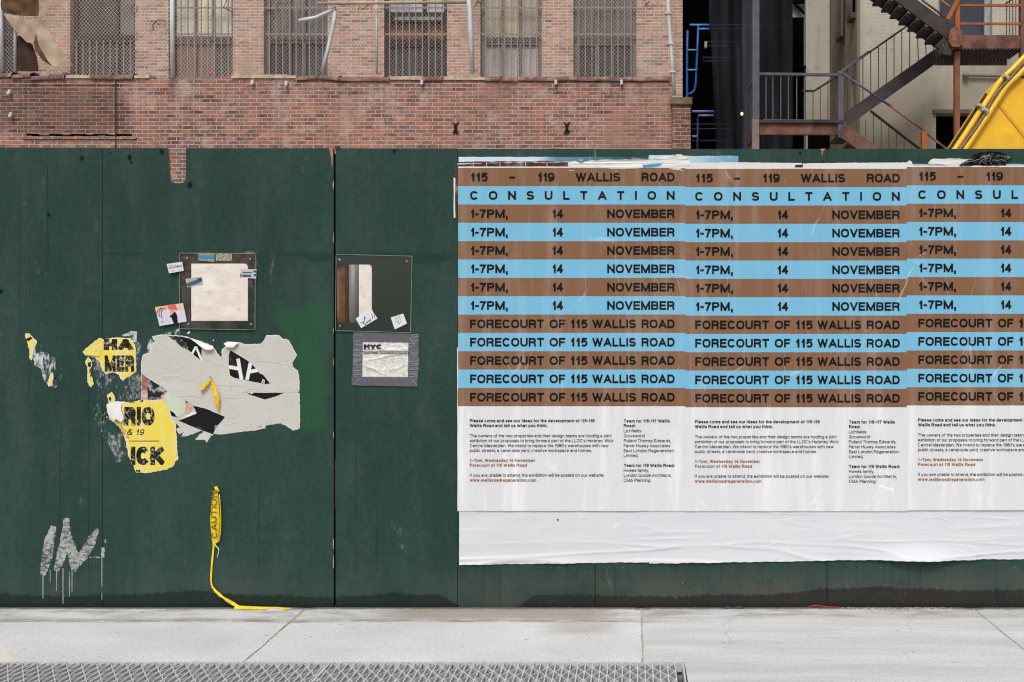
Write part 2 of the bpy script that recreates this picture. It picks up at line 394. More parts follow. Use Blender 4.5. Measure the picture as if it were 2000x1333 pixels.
    return n.done(base, .85, .2, height=hg, strength=.25, dist=.003)

# pasted paper ---------------------------------------------------------
def mk_paper(name, c, haze=.16, crease=.42, seed=0.0, bump=.35, tint=None, horizontal=False, flecks=0.0, fleck_c=None):
    n = NT(name)
    sx, sz = (6.5, 1.3) if not horizontal else (1.3, 8.0)
    warp = n.n('ShaderNodeVectorMath', [n.P, n.n('ShaderNodeVectorMath', [n.n('ShaderNodeTexNoise', {'Vector': n.vec((3, 3, 3)), 'Scale': 1.0, 'Detail': 3.0}).outputs[1], (.16, 0, .16)], operation='MULTIPLY').outputs[0]], operation='ADD').outputs[0]
    ed = n.vor((sx, 1, sz), vec=warp)
    gate = n.step(n.noise((3.3, 1, 2.6), 3, .5, off=(seed, 0, 4)), .52, .66)
    cr = n.m('MULTIPLY', n.step(ed, .002, .013, 1.0, 0.0), gate)
    ed2 = n.vor((sx * 2.1, 1, sz * 2.3), vec=warp)
    cr2 = n.m('MULTIPLY', n.m('MULTIPLY', n.step(ed2, .002, .014, 1.0, 0.0), n.step(n.noise((3, 1, 3), 3, .5, off=(seed, 0, 9)), .56, .66)), .55)
    cr = n.m('MAXIMUM', cr, cr2)
    hz = n.m('MULTIPLY', n.step(n.noise((sx * 1.6, 1, sz * .8), 5, .65, off=(seed, 0, 1)), .45, .75), haze)
    soft = n.noise((sx * 1.5, 1, sz * 1.2), 4, .5, off=(seed, 0, 2))
    gr = n.noise(420, 2, .6)
    cc = n.mix(n.step(gr, .3, .7), dim(c, .90), dim(c, 1.06))
    cc = n.mix(hz, cc, tint or C(228, 226, 224))
    cc = n.mix(n.m('MULTIPLY', cr, crease), cc, tint or C(236, 234, 232))
    if flecks:
        f1 = n.step(n.noise((85, 1, 60), 5, .75, off=(seed, 0, 0)), .52, .58)
        f1 = n.m('MULTIPLY', f1, n.step(n.noise((9, 1, 9), 3, .6, off=(0, 0, seed)), .40, .60))
        cc = n.mix(n.m('MULTIPLY', f1, flecks), cc, fleck_c)
    hg = n.m('ADD', n.m('MULTIPLY', soft, .8), n.m('MULTIPLY', cr, .16))
    return n.done(cc, .6, .15, height=hg, strength=bump, dist=.012)

def mk_residue(name, c, lo, hi, sx=40, sz=14, streak=True):
    """scraped remains: patchy cover, holes where the green shows"""
    n = NT(name)
    a = n.noise((sx, 1, sz), 6, .72, off=(2, 0, 7)); b = n.noise((7, 1, 6), 3, .5, off=(5, 0, 1))
    f = n.step(n.m('ADD', n.m('MULTIPLY', a, .75), n.m('MULTIPLY', b, .35)), lo, hi)
    cc = n.mix(n.step(n.noise(60, 4), .3, .7), dim(c, .72), c)
    n.done(cc, .8, .1)
    tr = n.n('ShaderNodeBsdfTransparent')
    mx = n.n('ShaderNodeMixShader', [f])
    n.t.links.new(tr.outputs[0], mx.inputs[1]); n.t.links.new(n.b.outputs[0], mx.inputs[2])
    n.t.links.new(mx.outputs[0], n.t.nodes['Material Output'].inputs[0])
    return n.mat

def mk_glass(name, tint, gloss=.07):
    n = NT(name)
    tr = n.n('ShaderNodeBsdfTransparent', [tint]); gl = n.n('ShaderNodeBsdfGlossy', {'Roughness': .08})
    lw = n.n('ShaderNodeFresnel', {'IOR': 1.45})
    mx = n.n('ShaderNodeMixShader', [n.m('MULTIPLY', lw.outputs[0], gloss / .04)])
    n.t.links.new(tr.outputs[0], mx.inputs[1]); n.t.links.new(gl.outputs[0], mx.inputs[2])
    n.t.links.new(mx.outputs[0], n.t.nodes['Material Output'].inputs[0])
    return n.mat

M = {}
M['green'] = mk_green()
M['raw_wood'] = plain('raw_plywood_edge', C(170, 126, 92), .85, .1, var=.3, scale=60)
M['brick_low'] = mk_brick('old_red_brick', C(148, 110, 102), C(108, 84, 81), C(190, 174, 162), C(176, 120, 100), paint=True, pz=3.6, stain=C(150, 116, 102), leftdark=True)
M['brick_up'] = mk_brick('faded_pink_brick', C(190, 162, 147), C(146, 119, 108), C(214, 203, 191), C(200, 142, 118), stain=C(150, 134, 120))
M['brick_pier'] = mk_brick('pier_brick', C(128, 92, 80), C(104, 76, 70), C(186, 168, 152), C(150, 104, 84))
M['brick_beige'] = mk_brick('painted_beige_brick', C(184, 178, 164), C(182, 176, 162), C(175, 169, 155), C(186, 180, 166), stain=C(150, 142, 128), bump=.2, lowstain=7.0, vary=.06)
M['concrete'] = mk_concrete()
M['white_sheet'] = mk_paper('blank_white_paper', C(208, 210, 215), .2, .3, 3.0, horizontal=True, bump=.6, flecks=.0)
M['p_white'] = mk_paper('poster_white', C(212, 213, 215), .5, .5, 1.0, bump=.6, tint=C(246, 246, 246))
M['p_brown'] = mk_paper('poster_brown', C(127, 92, 67), .13, .24, 1.0, bump=.6)
M['p_blue'] = mk_paper('poster_blue', C(114, 178, 209), .12, .24, 1.0, bump=.6)
M['p_black'] = mk_paper('poster_black_ink', C(13, 13, 14), .05, .22, 1.0, tint=C(150, 140, 132), bump=.4)
M['p_rust'] = mk_paper('poster_brown_ink', C(140, 98, 74), .05, .1, 1.0)

# ------------------------------------------------------------------ lettering: a stroke alphabet, cap height 1
def arc(cx, cy, rx, ry, a0, a1, n=None):
    n = n or max(5, int(abs(a1 - a0) / 13))
    sq = lambda v: math.copysign(abs(v) ** .84, v)          # squarer shoulders than a circle, as in a grotesque
    return [(cx + rx * sq(math.cos(R(a0 + (a1 - a0) * i / n))), cy + ry * sq(math.sin(R(a0 + (a1 - a0) * i / n)))) for i in range(n + 1)]
XH = .70
def bowl(cx, w=.5): return arc(cx, XH / 2, w, XH / 2, 0, 360, 20)
STEM = [(0, 0), (0, 1)]
G = {
 'A': (.98, [[(0, 0), (.5, 1)], [(.5, 1), (1, 0)], [(.2, .28), (.8, .28)]]),
 'B': (.88, [STEM, [(0, 1), (.6, 1)] + arc(.6, .76, .34, .24, 90, -90) + [(0, .52)], [(0, .52), (.62, .52)] + arc(.62, .26, .38, .26, 90, -90) + [(0, 0)]]),
 'C': (.93, ['b', arc(.5, .5, .5, .5, 33, 327)]),
 'D': (.91, [STEM, [(0, 1), (.42, 1)] + arc(.42, .5, .58, .5, 90, -90) + [(0, 0)]]),
 'E': (.80, [STEM, [(0, 1), (1, 1)], [(0, .52), (.9, .52)], [(0, 0), (1, 0)]]),
 'F': (.75, [STEM, [(0, 1), (1, 1)], [(0, .49), (.86, .49)]]),
 'G': (.97, ['b', arc(.5, .5, .5, .5, 35, 325), [(1, .42), (1, 0)], [(1, .42), (.55, .42)]]),
 'H': (.90, [STEM, [(1, 0), (1, 1)], [(0, .52), (1, .52)]]),
 'I': (.0, [STEM]),
 'J': (.70, [[(1, 1), (1, .3)] + arc(.5, .3, .5, .3, 0, -175)]),
 'K': (.95, [STEM, [(0, .30), (.95, 1)], [(.33, .55), (1, 0)]]),
 'L': (.74, [STEM, [(0, 0), (1, 0)]]),
 'M': (1.08, [STEM, [(1, 0), (1, 1)], [(0, 1), (.5, 0)], [(.5, 0), (1, 1)]]),
 'N': (.90, [STEM, [(1, 0), (1, 1)], [(0, 1), (1, 0)]]),
 'O': (.99, [arc(.5, .5, .5, .5, 0, 360, 28)]),
 'P': (.84, [STEM, [(0, 1), (.55, 1)] + arc(.55, .73, .45, .27, 90, -90) + [(0, .46)]]),
 'R': (.90, [STEM, [(0, 1), (.55, 1)] + arc(.55, .74, .42, .26, 90, -90) + [(0, .48)], [(.55, .48), (.84, .42), (.93, .26), (.95, 0)]]),
 'S': (.86, ['b', arc(.5, .745, .46, .255, 15, 270) + arc(.5, .245, .5, .245, 85, -165)]),
 'T': (.82, [[(.5, 0), (.5, 1)], [(0, 1), (1, 1)]]),
 'U': (.90, [[(0, 1), (0, .36)] + arc(.5, .36, .5, .36, 180, 360) + [(1, 1)]]),
 'V': (.90, [[(0, 1), (.5, 0)], [(.5, 0), (1, 1)]]),
 'W': (1.28, [[(0, 1), (.26, 0)], [(.26, 0), (.5, 1)], [(.5, 1), (.74, 0)], [(.74, 0), (1, 1)]]),
 'X': (.90, [[(0, 0), (1, 1)], [(0, 1), (1, 0)]]),
 'Y': (.90, [[(0, 1), (.5, .42)], [(1, 1), (.5, .42)], [(.5, .42), (.5, 0)]]),
 'Z': (.82, [[(0, 1), (1, 1)], [(1, 1), (0, 0)], [(0, 0), (1, 0)]]),
 '0': (.72, [arc(.5, .5, .5, .5, 0, 360, 24)]),
 '1': (.46, [[(1, 0), (1, 1)], ['b'], [(0, .68), (.5, .72), (.95, .95)]]),
 '2': (.72, [arc(.5, .7, .5, .3, 165, -30) + [(0, .0)], [(0, 0), (1, 0)]]),
 '4': (.74, [[(.74, 0), (.74, 1)], [(.74, 1), (0, .27)], [(0, .27), (1, .27)]]),
 '5': (.72, [[(.92, 1), (.2, 1)], [(.2, 1), (.10, .50)], 'b', [(.10, .50)] + arc(.47, .33, .53, .33, 125, -138)]),
 '7': (.70, [[(0, 1), (1, 1)], [(1, 1), (.55, .5), (.33, 0)]]),
 '8': (.72, [arc(.5, .76, .44, .24, 0, 360, 18), arc(.5, .26, .5, .26, 0, 360, 18)]),
 '9': (.74, [arc(.5, .68, .5, .32, 0, 360, 20), 'b', [(1, .68)] + arc(.45, .45, .55, .45, 0, -140)]),
 '-': (.42, [[(0, .42), (1, .42)]]), '–': (.72, ['b', [(-.2, .42), (1.2, .42)]]),
 ',': (.0, [[(0, .02), (0, -.24)]]), '.': (.0, [[(0, .02), (0, -.02)]]), ':': (.0, [[(0, .02), (0, -.02)], [(0, .62), (0, .58)]]),
 "'": (.0, [[(0, 1), (0, .78)]]),
 '&': (.95, [[(1, 0), (.2, .72)] + arc(.45, .82, .25, .18, 180, 0) + [(.1, .42)] + arc(.42, .25, .42, .25, 140, 320) + [(1, .42)]]),
 'a': (.68, [arc(.45, .52, .45, .18, 165, 30) + [(.92, .0)], arc(.42, .2, .42, .2, 60, 330)]),
 'b': (.72, [STEM, bowl(.5)]), 'c': (.68, ['b', arc(.5, XH / 2, .5, XH / 2, 40, 320)]), 'd': (.72, [[(1, 0), (1, 1)], bowl(.5)]),
 'e': (.70, [[(.04, .34), (1, .34)], ['b'], arc(.5, XH / 2, .5, XH / 2, 0, 320)]),
 'f': (.40, [[(.4, 0), (.4, .8)] + arc(.8, .8, .4, .2, 180, 90), [(0, .66), (1, .66)]]),
 'g': (.72, [bowl(.5), [(1, XH), (1, -.06)] + arc(.5, -.06, .5, .2, 0, -160)]),
 'h': (.70, [STEM, [(0, .4)] + arc(.5, .42, .5, .28, 170, 0) + [(1, 0)]]),
 'i': (.0, [[(0, 0), (0, .66)], [(0, .97), (0, 1)]]), 'j': (.2, [[(1, .66), (1, -.15), (.2, -.26)], [(1, .97), (1, 1)]]),
 'k': (.68, [STEM, [(0, .22), (.9, .68)], [(.35, .4), (1, 0)]]), 'l': (.0, [STEM]),
 'm': (1.08, [[(0, 0), (0, XH)], [(0, .4)] + arc(.25, .42, .25, .28, 170, 0) + [(.5, 0)], [(.5, .4)] + arc(.75, .42, .25, .28, 170, 0) + [(1, 0)]]),
 'n': (.70, [[(0, 0), (0, XH)], [(0, .4)] + arc(.5, .42, .5, .28, 170, 0) + [(1, 0)]]),
 'o': (.74, [bowl(.5)]), 'p': (.72, [[(0, -.26), (0, XH)], bowl(.5)]), 'q': (.72, [[(1, -.26), (1, XH)], bowl(.5)]),
 'r': (.42, [[(0, 0), (0, XH)], [(0, .4)] + arc(.9, .36, .9, .32, 170, 95)]),
 's': (.64, ['b', arc(.5, .525, .46, .175, 20, 270) + arc(.5, .175, .5, .175, 85, -165)]),
 't': (.36, [[(.4, .9), (.4, .16)] + arc(.8, .16, .4, .16, 180, 270), [(0, .66), (1, .66)]]),
 'u': (.70, [[(1, 0), (1, XH)], [(0, XH), (0, .28)] + arc(.5, .28, .5, .28, 180, 350)]),
 'v': (.70, [[(0, XH), (.5, 0)], [(.5, 0), (1, XH)]]), 'w': (1.0, [[(0, XH), (.26, 0)], [(.26, 0), (.5, XH)], [(.5, XH), (.74, 0)], [(.74, 0), (1, XH)]]),
 'x': (.68, [[(0, 0), (1, XH)], [(0, XH), (1, 0)]]), 'y': (.70, [[(0, XH), (.5, 0)], [(1, XH), (.4, -.2), (.1, -.26)]]), 'z': (.6, [[(0, XH), (1, XH)], [(1, XH), (0, 0)], [(0, 0), (1, 0)]]),
}
DESC = set("gjpqy,")
def clip_y(poly, lo, hi):
    for lim, sg in ((lo, 1), (hi, -1)):
        out = []
        for i in range(len(poly)):
            a, b = poly[i], poly[(i + 1) % len(poly)]
            ia, ib = (a[1] - lim) * sg >= -1e-9, (b[1] - lim) * sg >= -1e-9
            if ia: out.append(a)
            if ia != ib:
                t = (lim - a[1]) / (b[1] - a[1]); out.append((a[0] + (b[0] - a[0]) * t, lim))
        poly = out
        if len(poly) < 3: return []
    return poly
def stroke(pts, w, cap=True):
    """quads of a stroked polyline"""
    P = [pts[0]]
    for p in pts[1:]:
        if math.hypot(p[0] - P[-1][0], p[1] - P[-1][1]) > 1e-5: P.append(p)
    if len(P) < 2: return []
    closed = math.hypot(P[0][0] - P[-1][0], P[0][1] - P[-1][1]) < 1e-4
    if closed: P = P[:-1]
    n = len(P)
    def d(a, b):
        l = math.hypot(b[0] - a[0], b[1] - a[1]) or 1; return ((b[0] - a[0]) / l, (b[1] - a[1]) / l)
    if cap and not closed:
        t = d(P[0], P[1]); P[0] = (P[0][0] - t[0] * w / 2, P[0][1] - t[1] * w / 2)
        t = d(P[-2], P[-1]); P[-1] = (P[-1][0] + t[0] * w / 2, P[-1][1] + t[1] * w / 2)
    L, Rr = [], []
    for i in range(n):
        if closed: a, b = d(P[i - 1], P[i]), d(P[i], P[(i + 1) % n])
        else: a, b = d(P[max(i - 1, 0)], P[max(i, 1)]), d(P[min(i, n - 2)], P[min(i + 1, n - 1)])
        nx, ny = -(a[1] + b[1]), a[0] + b[0]; l = math.hypot(nx, ny) or 1; nx /= l; ny /= l
        k = max(.4, abs(nx * -a[1] + ny * a[0])); o = w / 2 / k
        L.append((P[i][0] + nx * o, P[i][1] + ny * o)); Rr.append((P[i][0] - nx * o, P[i][1] - ny * o))
    q = []
    for i in range(n if closed else n - 1):
        j = (i + 1) % n
        q.append([Rr[i], Rr[j], L[j], L[i]])
    return q
def glyph(ch, w):
    """(polygons with a layer number, advance width) in cap-height units"""
    wd, paths = G[ch]; W = max(wd, w); out = []; cap = True; layer = 0
    for p in paths:
        if p == 'b' or p == ['b']: cap = False; continue
        pts = [(w / 2 + x * (W - w), w / 2 + y * (1 - w)) for x, y in p]
        for q in stroke(pts, w, cap):
            q = clip_y(q, -.3 if ch in DESC else 0.0, 1.0)
            if q: out.append((q, layer))
        layer += 1
        if ch not in '-–': cap = True if not (p and cap is False and ch in 'CGSces') else False
    return out, W
def text_polys(s, x0, x1, base, cap, w, track=.11, slant=0.0, rot=0.0):
    """string set between pixel x0 and x1 (natural width when x1 is None) on pixel baseline"""
    items, x = [], 0.0
    for ch in s:
        if ch == ' ': x += .36; continue
        g, W = glyph(ch, w)
        if items: x += track
        items.append((g, x)); x += W
    k = (x1 - x0) / x if x1 is not None else cap
    out = []
    for g, gx0 in items:
        for q, layer in g:
            out.append(([(x0 + (gx0 + a + slant * b) * k, base - b * cap) for a, b in q], layer))
    return out
def lay(mb, polys, yf, m=0):
    for q, layer in polys:
        pts = [(gx(a), 0, gz(b)) for a, b in q]
        mb.face([(p[0], yf(p[0], p[2]) - .00006 * layer, p[2]) for p in pts], m)

# ------------------------------------------------------------------ setting: ground, pavement
b = MB(); b.box(-60, 60, -60, 70, -.62, -.60); tag(b.build('ground', plain('packed_dirt', C(112, 102, 92), .95, .1, var=.3, scale=3)), kind='structure')
b = MB(); b.box(-40, 40, .02, 68, -.30, -.02); tag(b.build('yard_ground', plain('yard_rubble', C(150, 138, 124), .95, .1, var=.35, scale=2.5, bump=.6)), kind='structure')

GX1 = .217; GY0, GY1 = -.97, -1.95
JX = [-8.85, -7.07, -5.30, -3.52, -1.744, .035, 1.80, 3.58, 5.36, 7.14]
def slab(mb, x0, x1, y0, y1):
    """a cast slab with softly rounded arris and slightly wandering edges"""
    nx = max(2, int((x1 - x0) / .06)); ny = max(2, int((y1 - y0) / .12)); e = .003
    def fn(u, v):
        x = x0 + (x1 - x0) * u; y = y0 + (y1 - y0) * v; z = 0.0
        wob = mn.noise((y * 9, x0 * 3, 1)) * .007 + mn.noise((y * 40, x0 * 3, 1)) * .004
        if u in (0, 1): x += wob; z = -e
        if v == 0: z = -e
        return (x, y, z + mn.noise((x * 1.3, y * 1.3, 4)) * .0010)
    mb.grid(nx, ny, fn)
    mb.box(x0 + .01, x1 - .01, y0 + .004, y1 - .004, -.12, -.012)
b = MB()
g = .0046
for i in range(len(JX) - 1):
    slab(b, JX[i] + g, JX[i + 1] - g, GY0 + .004, -.001)
slab(b, GX1 + .004, 1.80 - g, -2.6, GY0 + .001); slab(b, 1.80 + g, 4.4, -2.6, GY0 + .001); slab(b, 4.41, 9, -2.6, GY0 + .001)
slab(b, -9, GX1 - .004, -3.4, GY1 - .004); slab(b, GX1 + .004, 9, -3.4, -2.606)
slab(b, -9, 9, -6, -3.41); slab(b, -9, 9, -9, -6.01)
tag(b.build('pavement', M['concrete'], smooth=True), kind='structure')
b = MB()
b.box(-9, 9, GY0 + .02, 0, -.10, -.0052); b.box(GX1 + .02, 9, -2.6, GY0 - .0, -.10, -.0056); b.box(-9, 9, -9, GY1 - .02, -.10, -.0060)
tag(b.build('joint_bed', plain('joint_dirt', C(172, 164, 154), .95, .1, var=.35, scale=30)), kind='structure')

# ------------------------------------------------------------------ pavement grating
steel = plain('galvanised_steel', C(192, 191, 190), .55, .4, .0, var=.14, scale=40)
gr = empty('pavement_grating', (-1.6, -1.45, 0), 'long galvanised steel grating set into the pavement beside the hoarding', 'grating')
b = MB()
b.box(-7.0, GX1, GY0 - .008, GY0, -.045, -.002); b.box(-7.0, GX1, GY1, GY1 + .008, -.045, -.002)
b.box(GX1 - .008, GX1, GY1, GY0, -.045, -.0015)
for x in (-1.36, -2.93, -4.5, -6.07): b.box(x - .006, x + .006, GY1 + .01, GY0 - .01, -.044, -.003)
b.build('frame', steel, gr)
b = MB(); x = GX1 - .04; k = 0
while x > -6.9:
    b.box(x - .0028, x + .0028, GY1 + .01, GY0 - .01, -.042, -.0032 - .0006 * (k % 2))
    x -= .033; k += 1
b.build('bearing_bars', steel, gr)
b = MB(); x = GX1 - .04; k = 0; pit = .115
while x > -6.9:
    xa, xb = x - .0045, x - .0285
    y = GY0 - .02; i = 0
    while y - pit / 2 > GY1 + .02:
        xs = (xa, xb) if (i + k) % 2 == 0 else (xb, xa)
        b.bar((xs[0], y, -.018), (xs[1], y - pit / 2 + .012, -.018), .0045, .026)
        b.box(xs[1] - .0024, xs[1] + .0024, y - pit / 2 - .004, y - pit / 2 + .012, -.030, -.0045)
        y -= pit / 2; i += 1
    x -= .033; k += 1
b.build('zigzag_bars', steel, gr)
b = MB(); b.box(-7.1, GX1 + .02, GY1 - .02, GY0 + .02, -.34, -.30)
b.box(-7.1, GX1 + .02, GY0 + .004, GY0 + .018, -.299, -.125); b.box(-7.1, GX1 + .02, GY1 - .018, GY1 - .004, -.299, -.125); b.box(GX1 + .004, GX1 + .018, GY1 - .003, GY0 + .003, -.299, -.125)
b.build('pit', plain('pit_concrete', C(66, 62, 58), .95, .1, var=.5, scale=9), gr)
b = MB(); cols = [C(150, 110, 90), C(196, 190, 180), C(120, 130, 110), C(176, 150, 60), C(160, 70, 64), C(210, 208, 204)]
for i in range(800):
    x = rnd.uniform(-3.3, GX1 - .02); y = rnd.uniform(GY0 - .5, GY0 - .02); r = rnd.uniform(.006, .022); a = rnd.uniform(0, 3.1)
    z = -.298 + rnd.uniform(0, .015); c_, s_ = math.cos(a) * r, math.sin(a) * r; q = rnd.uniform(.3, .8)
    b.prism([(x, z)] * 0 + [(x + c_, z), (x + c_ * .2, z + r * .5), (x - c_, z + r * .2), (x - c_ * .3, z - .001)], y, y + r * q * 2, rnd.randrange(6))
tag(b.build('litter', [plain('litter_%s' % w, c, .9, .1) for w, c in zip(('rust', 'pale', 'moss', 'ochre', 'red', 'white'), cols)]), 'bits of litter and leaves lying in the pit below the grating', 'litter', kind='stuff')

# ------------------------------------------------------------------ hoarding
TOP = gz(289)
hoard = empty('plywood_hoarding', (gx(900), .009, 0), 'tall dark green painted plywood hoarding running along the pavement', 'hoarding')
dark_wood = plain('weathered_timber', C(168, 124, 98), .9, .1, var=.3, scale=22)
def panel(px0, px1, top=289, notch=None, hole=None, dy=0.0, gap=1.0):
    b = MB()
    xs = [gx(px0 + gap / 2), gx(px1 - gap / 2)]; zs = [-.004, gz(top)]; voids = []
    for h in (notch, hole):
        if h:
            xs += [gx(h[0]), gx(h[1])]; zs += [gz(h[3]), gz(h[2])]
            voids.append((gx(h[0]), gx(h[1]), gz(h[3]), gz(h[2])))
    xs = sorted(set(xs)); zs = sorted(set(zs))
    def vd(i, j):
        cx, cz = (xs[i] + xs[i + 1]) / 2, (zs[j] + zs[j + 1]) / 2
        return any(a < cx < b_ and c < cz < d_ for a, b_, c, d_ in voids)
    b.cells(xs, zs, vd, dy, dy + .018, 0, 1)
    return b.build('plywood_panel', [M['green'], M['raw_wood']], hoard)
panel(-1160, -706, dy=.001); panel(-706, -253); p0 = panel(-253, 200, 289, dy=.0015)
# the notched panel: a broken slot with a rounded ragged foot, and a square view port
def notched():
    b = MB()
    X0, X1 = gx(200.5), gx(651.6); zt = gz(290)
    slot = [(363.6, 289.8), (363.4, 318), (363, 345), (362, 353.5), (358, 357), (350, 358.5), (344, 358), (337, 356.5), (332.5, 352), (331, 336), (330.5, 312), (329, 303), (328, 289.8)]
    slot = slot[::-1]; yb = 370
    prof = [(200.5, 289.5)] + slot + [(651.6, 290)]
    for i in range(len(prof) - 1):
        a, c = prof[i], prof[i + 1]
        b.face([(gx(a[0]), 0, gz(yb)), (gx(c[0]), 0, gz(yb)), (gx(c[0]), 0, gz(c[1])), (gx(a[0]), 0, gz(a[1]))], 0)
        b.face([(gx(a[0]), 0, gz(a[1])), (gx(c[0]), 0, gz(c[1])), (gx(c[0]), .018, gz(c[1])), (gx(a[0]), .018, gz(a[1]))], 1 if 0 < i < len(prof) - 2 else 0)
    for xx in (200.5, 651.6):
        b.face([(gx(xx), 0, gz(yb)), (gx(xx), .018, gz(yb)), (gx(xx), .018, gz(290)), (gx(xx), 0, gz(290))], 0)
    h = (371, 484, 515, 627)
    xs = [X0, gx(h[0]), gx(h[1]), X1]; zs = [-.004, gz(h[3]), gz(h[2]), gz(370)]
    b.cells(xs, zs, lambda i, j: i == 1 and j == 1, 0, .018, 0, 1)
    r = gx(484) - gx(479)   # the port's rounded upper corner
    b.prism([(gx(484), gz(515)), (gx(477), gz(515)), (gx(481.5), gz(517)), (gx(484), gz(521))], .0005, .0175, 1)
    return b.build('plywood_panel', [M['green'], M['raw_wood']], hoard)
notched()
def panel_b():
    b = MB()
    xs = [gx(655.5), gx(726), gx(893)]; zs = [-.004, gz(630), gz(517), gz(290)]
    b.cells(xs, zs, lambda i, j: i == 0 and j == 1, .001, .019, 0, 1)
    b.prism([(gx(726), gz(517)), (gx(721), gz(517)), (gx(726), gz(522))], .0015, .0185, 1)
    return b.build('plywood_panel', [M['green'], M['raw_wood']], hoard)
panel_b()
panel(893.5, 1162, 291, dy=.002); panel(1162.5, 1615, 291.5, dy=.0005); panel(1615.5, 2068, 291, dy=.0018); panel(2068, 2520, 291); panel(2520, 2975, 291, dy=.001)
black_wood = plain('black_timber', C(24, 22, 20), .9, .1, var=.3, scale=22)  # near-black timber for the posts behind the other panel joints
for px0, px1 in ((639, 671), (1150, 1176), (1605, 1628), (190, 212), (2056, 2080)):
    b = MB(); b.box(gx(px0), gx(px1), .030, .115, -.015, TOP - .05)
    b.build('timber_post', dark_wood if px0 == 639 else black_wood, hoard)
b = MB(); b.box(gx(646), gx(655.3), .020, .028, .01, TOP - .03); b.build('seam_shade_strip', plain('seam_shade', C(14, 14, 13), .9, .05), hoard)  # black strip added in the gap; the seam's shade is put into its colour
split_m = plain('splintered_wood', C(176, 122, 92), .9, .1, var=.3, scale=90)
b = MB()   # splintered wood at the head of the joint and a torn splinter to the right
b.prism([(gx(643), gz(290)), (gx(650), gz(290.5)), (gx(650), gz(318)), (gx(648.5), gz(330)), (gx(647.5), gz(312)), (gx(645), gz(300))], -.0015, -.0003)
b.build('splinter', split_m, hoard); b = MB()
b.prism([(gx(1602), gz(291)), (gx(1612), gz(291)), (gx(1610), gz(294)), (gx(1607), gz(296)), (gx(1606), gz(304)), (gx(1604), gz(303)), (gx(1605), gz(295))], -.002, -.0003)
b.build('splinter', split_m, hoard)
for y0, y1, w in ((352, 372, 1.8), (455, 476, 1.0), (640, 652, 1.2), (700, 716, .9), (842, 858, 1.0), (1052, 1074, 1.6), (1084, 1112, 1.2)):
    b = MB(); b.prism([(gx(651.8), gz(y0)), (gx(651.8), gz(y1)), (gx(651.6 - w * .6), gz(y1 - 4)), (gx(651.6 - w), gz((y0 + y1) / 2)), (gx(651.5 - w * .5), gz(y0 + 3))], -.0012, -.0002)
    b.build('chipped_edge', plain('pale_chipped_wood', C(176, 150, 126), .9, .1, var=.3, scale=90), hoard)
b = MB(); b.prism([(gx(654.3), gz(900)), (gx(655.4), gz(896)), (gx(655.4), gz(985)), (gx(654.6), gz(1000)), (gx(654.2), gz(940))], -.0012, .003)
b.build('rusted_edge', plain('red_brown_edge', C(92, 48, 38), .9, .1, var=.4, scale=50), hoard)
b = MB()
b.pbox(654, 663, 285.5, 291, -.004, .012)
b.build('steel_tab', plain('dark_bracket', C(40, 52, 50), .6, .3), hoard)

# ------------------------------------------------------------------ buildings beyond the hoarding
YW, YB = 15.0, 20.0                     # yard wall, red brick building
wall = empty('yard_wall', (gx(500, YW), YW + .2, -.02), 'weathered red brick yard wall with broken tile coping, whitewashed low down', 'wall')
b = MB()
ztop = lambda px: gz(150 + (5 if 285 < px < 440 else 0) + (2 if px > 700 else 0), YW)
# body with a shallow blocked opening on the left
xs = [gx(p, YW) for p in (-700, 50, 258, 300, 440, 700, 1312)]
zs = [-.02, gz(267, YW), gz(166, YW), gz(156, YW)]
b.cells(xs, zs, lambda i, j: i == 1 and j == 1, YW, YW + .35)
b.box(xs[1], xs[2], YW + .012, YW + .3, gz(261, YW), zs[2]); b.box(xs[1], xs[2], YW + .22, YW + .3, zs[1], gz(261.01, YW))
b.box(xs[0], xs[3], YW + .001, YW + .349, zs[3], gz(150, YW)); b.box(xs[4], xs[6], YW + .001, YW + .349, zs[3], gz(151.5, YW))
wb = b.build('wall_body', M['brick_low'], wall)
b = MB()
b.pbox(44, 266, 267.5, 272, YW - .03, YW - .001)
b.build('ledge', M['brick_low'], wall)
for i in range(9):
    q = 50 + i * 23 + rnd.uniform(0, 8); b = MB(); h = rnd.uniform(1.0, 3.2); up = i % 2
    b.pbox(q, q + rnd.uniform(9, 20), 260.5 if up else 267.6 - h, 261.2 + h if up else 267.6, YW + .004, YW + .15); b.build('broken_brick', M['brick_low'], wall)
terra = plain('terracotta_tile', C(112, 84, 78), .7, .3, var=.3, scale=12, grime=C(160, 142, 124))
pale = plain('bare_mortar', C(186, 170, 148), .9, .1, var=.25, scale=14)
tiles = [(-60, 25, 143), (25, 62, 144), (62, 98, 146), (95, 128, 145), (176, 218, 145), (212, 262, 145), (578, 622, 148), (620, 664, 148), (664, 700, 150), (700, 762, 149), (825, 866, 149), (948, 978, 150), (980, 1010, 151), (1012, 1066, 149), (1066, 1128, 149), (1128, 1190, 149), (1190, 1246, 150), (1246, 1308, 149)]
for a, c, y in tiles:
    b = MB(); y += rnd.uniform(-1, 1); tilt = rnd.uniform(-1.5, 1.5)
    za = gz(y + 2 + tilt, YW); zc = gz(y + 2 - tilt, YW)
    xa, xc = gx(a, YW), gx(c, YW); N = 10
    def fn(u, v):
        t = math.pi * (v * 1.2 - .1); r = .052 if u < .88 else .066
        x = xa + (xc - xa) * u
        return (x, YW + .16 - math.cos(t) * (r + .155), za + (zc - za) * u - .05 + math.sin(t) * (r + .03))
    b.grid(8, N, fn)
    b.build('coping_tile', terra, wall, smooth=True)
b = MB()
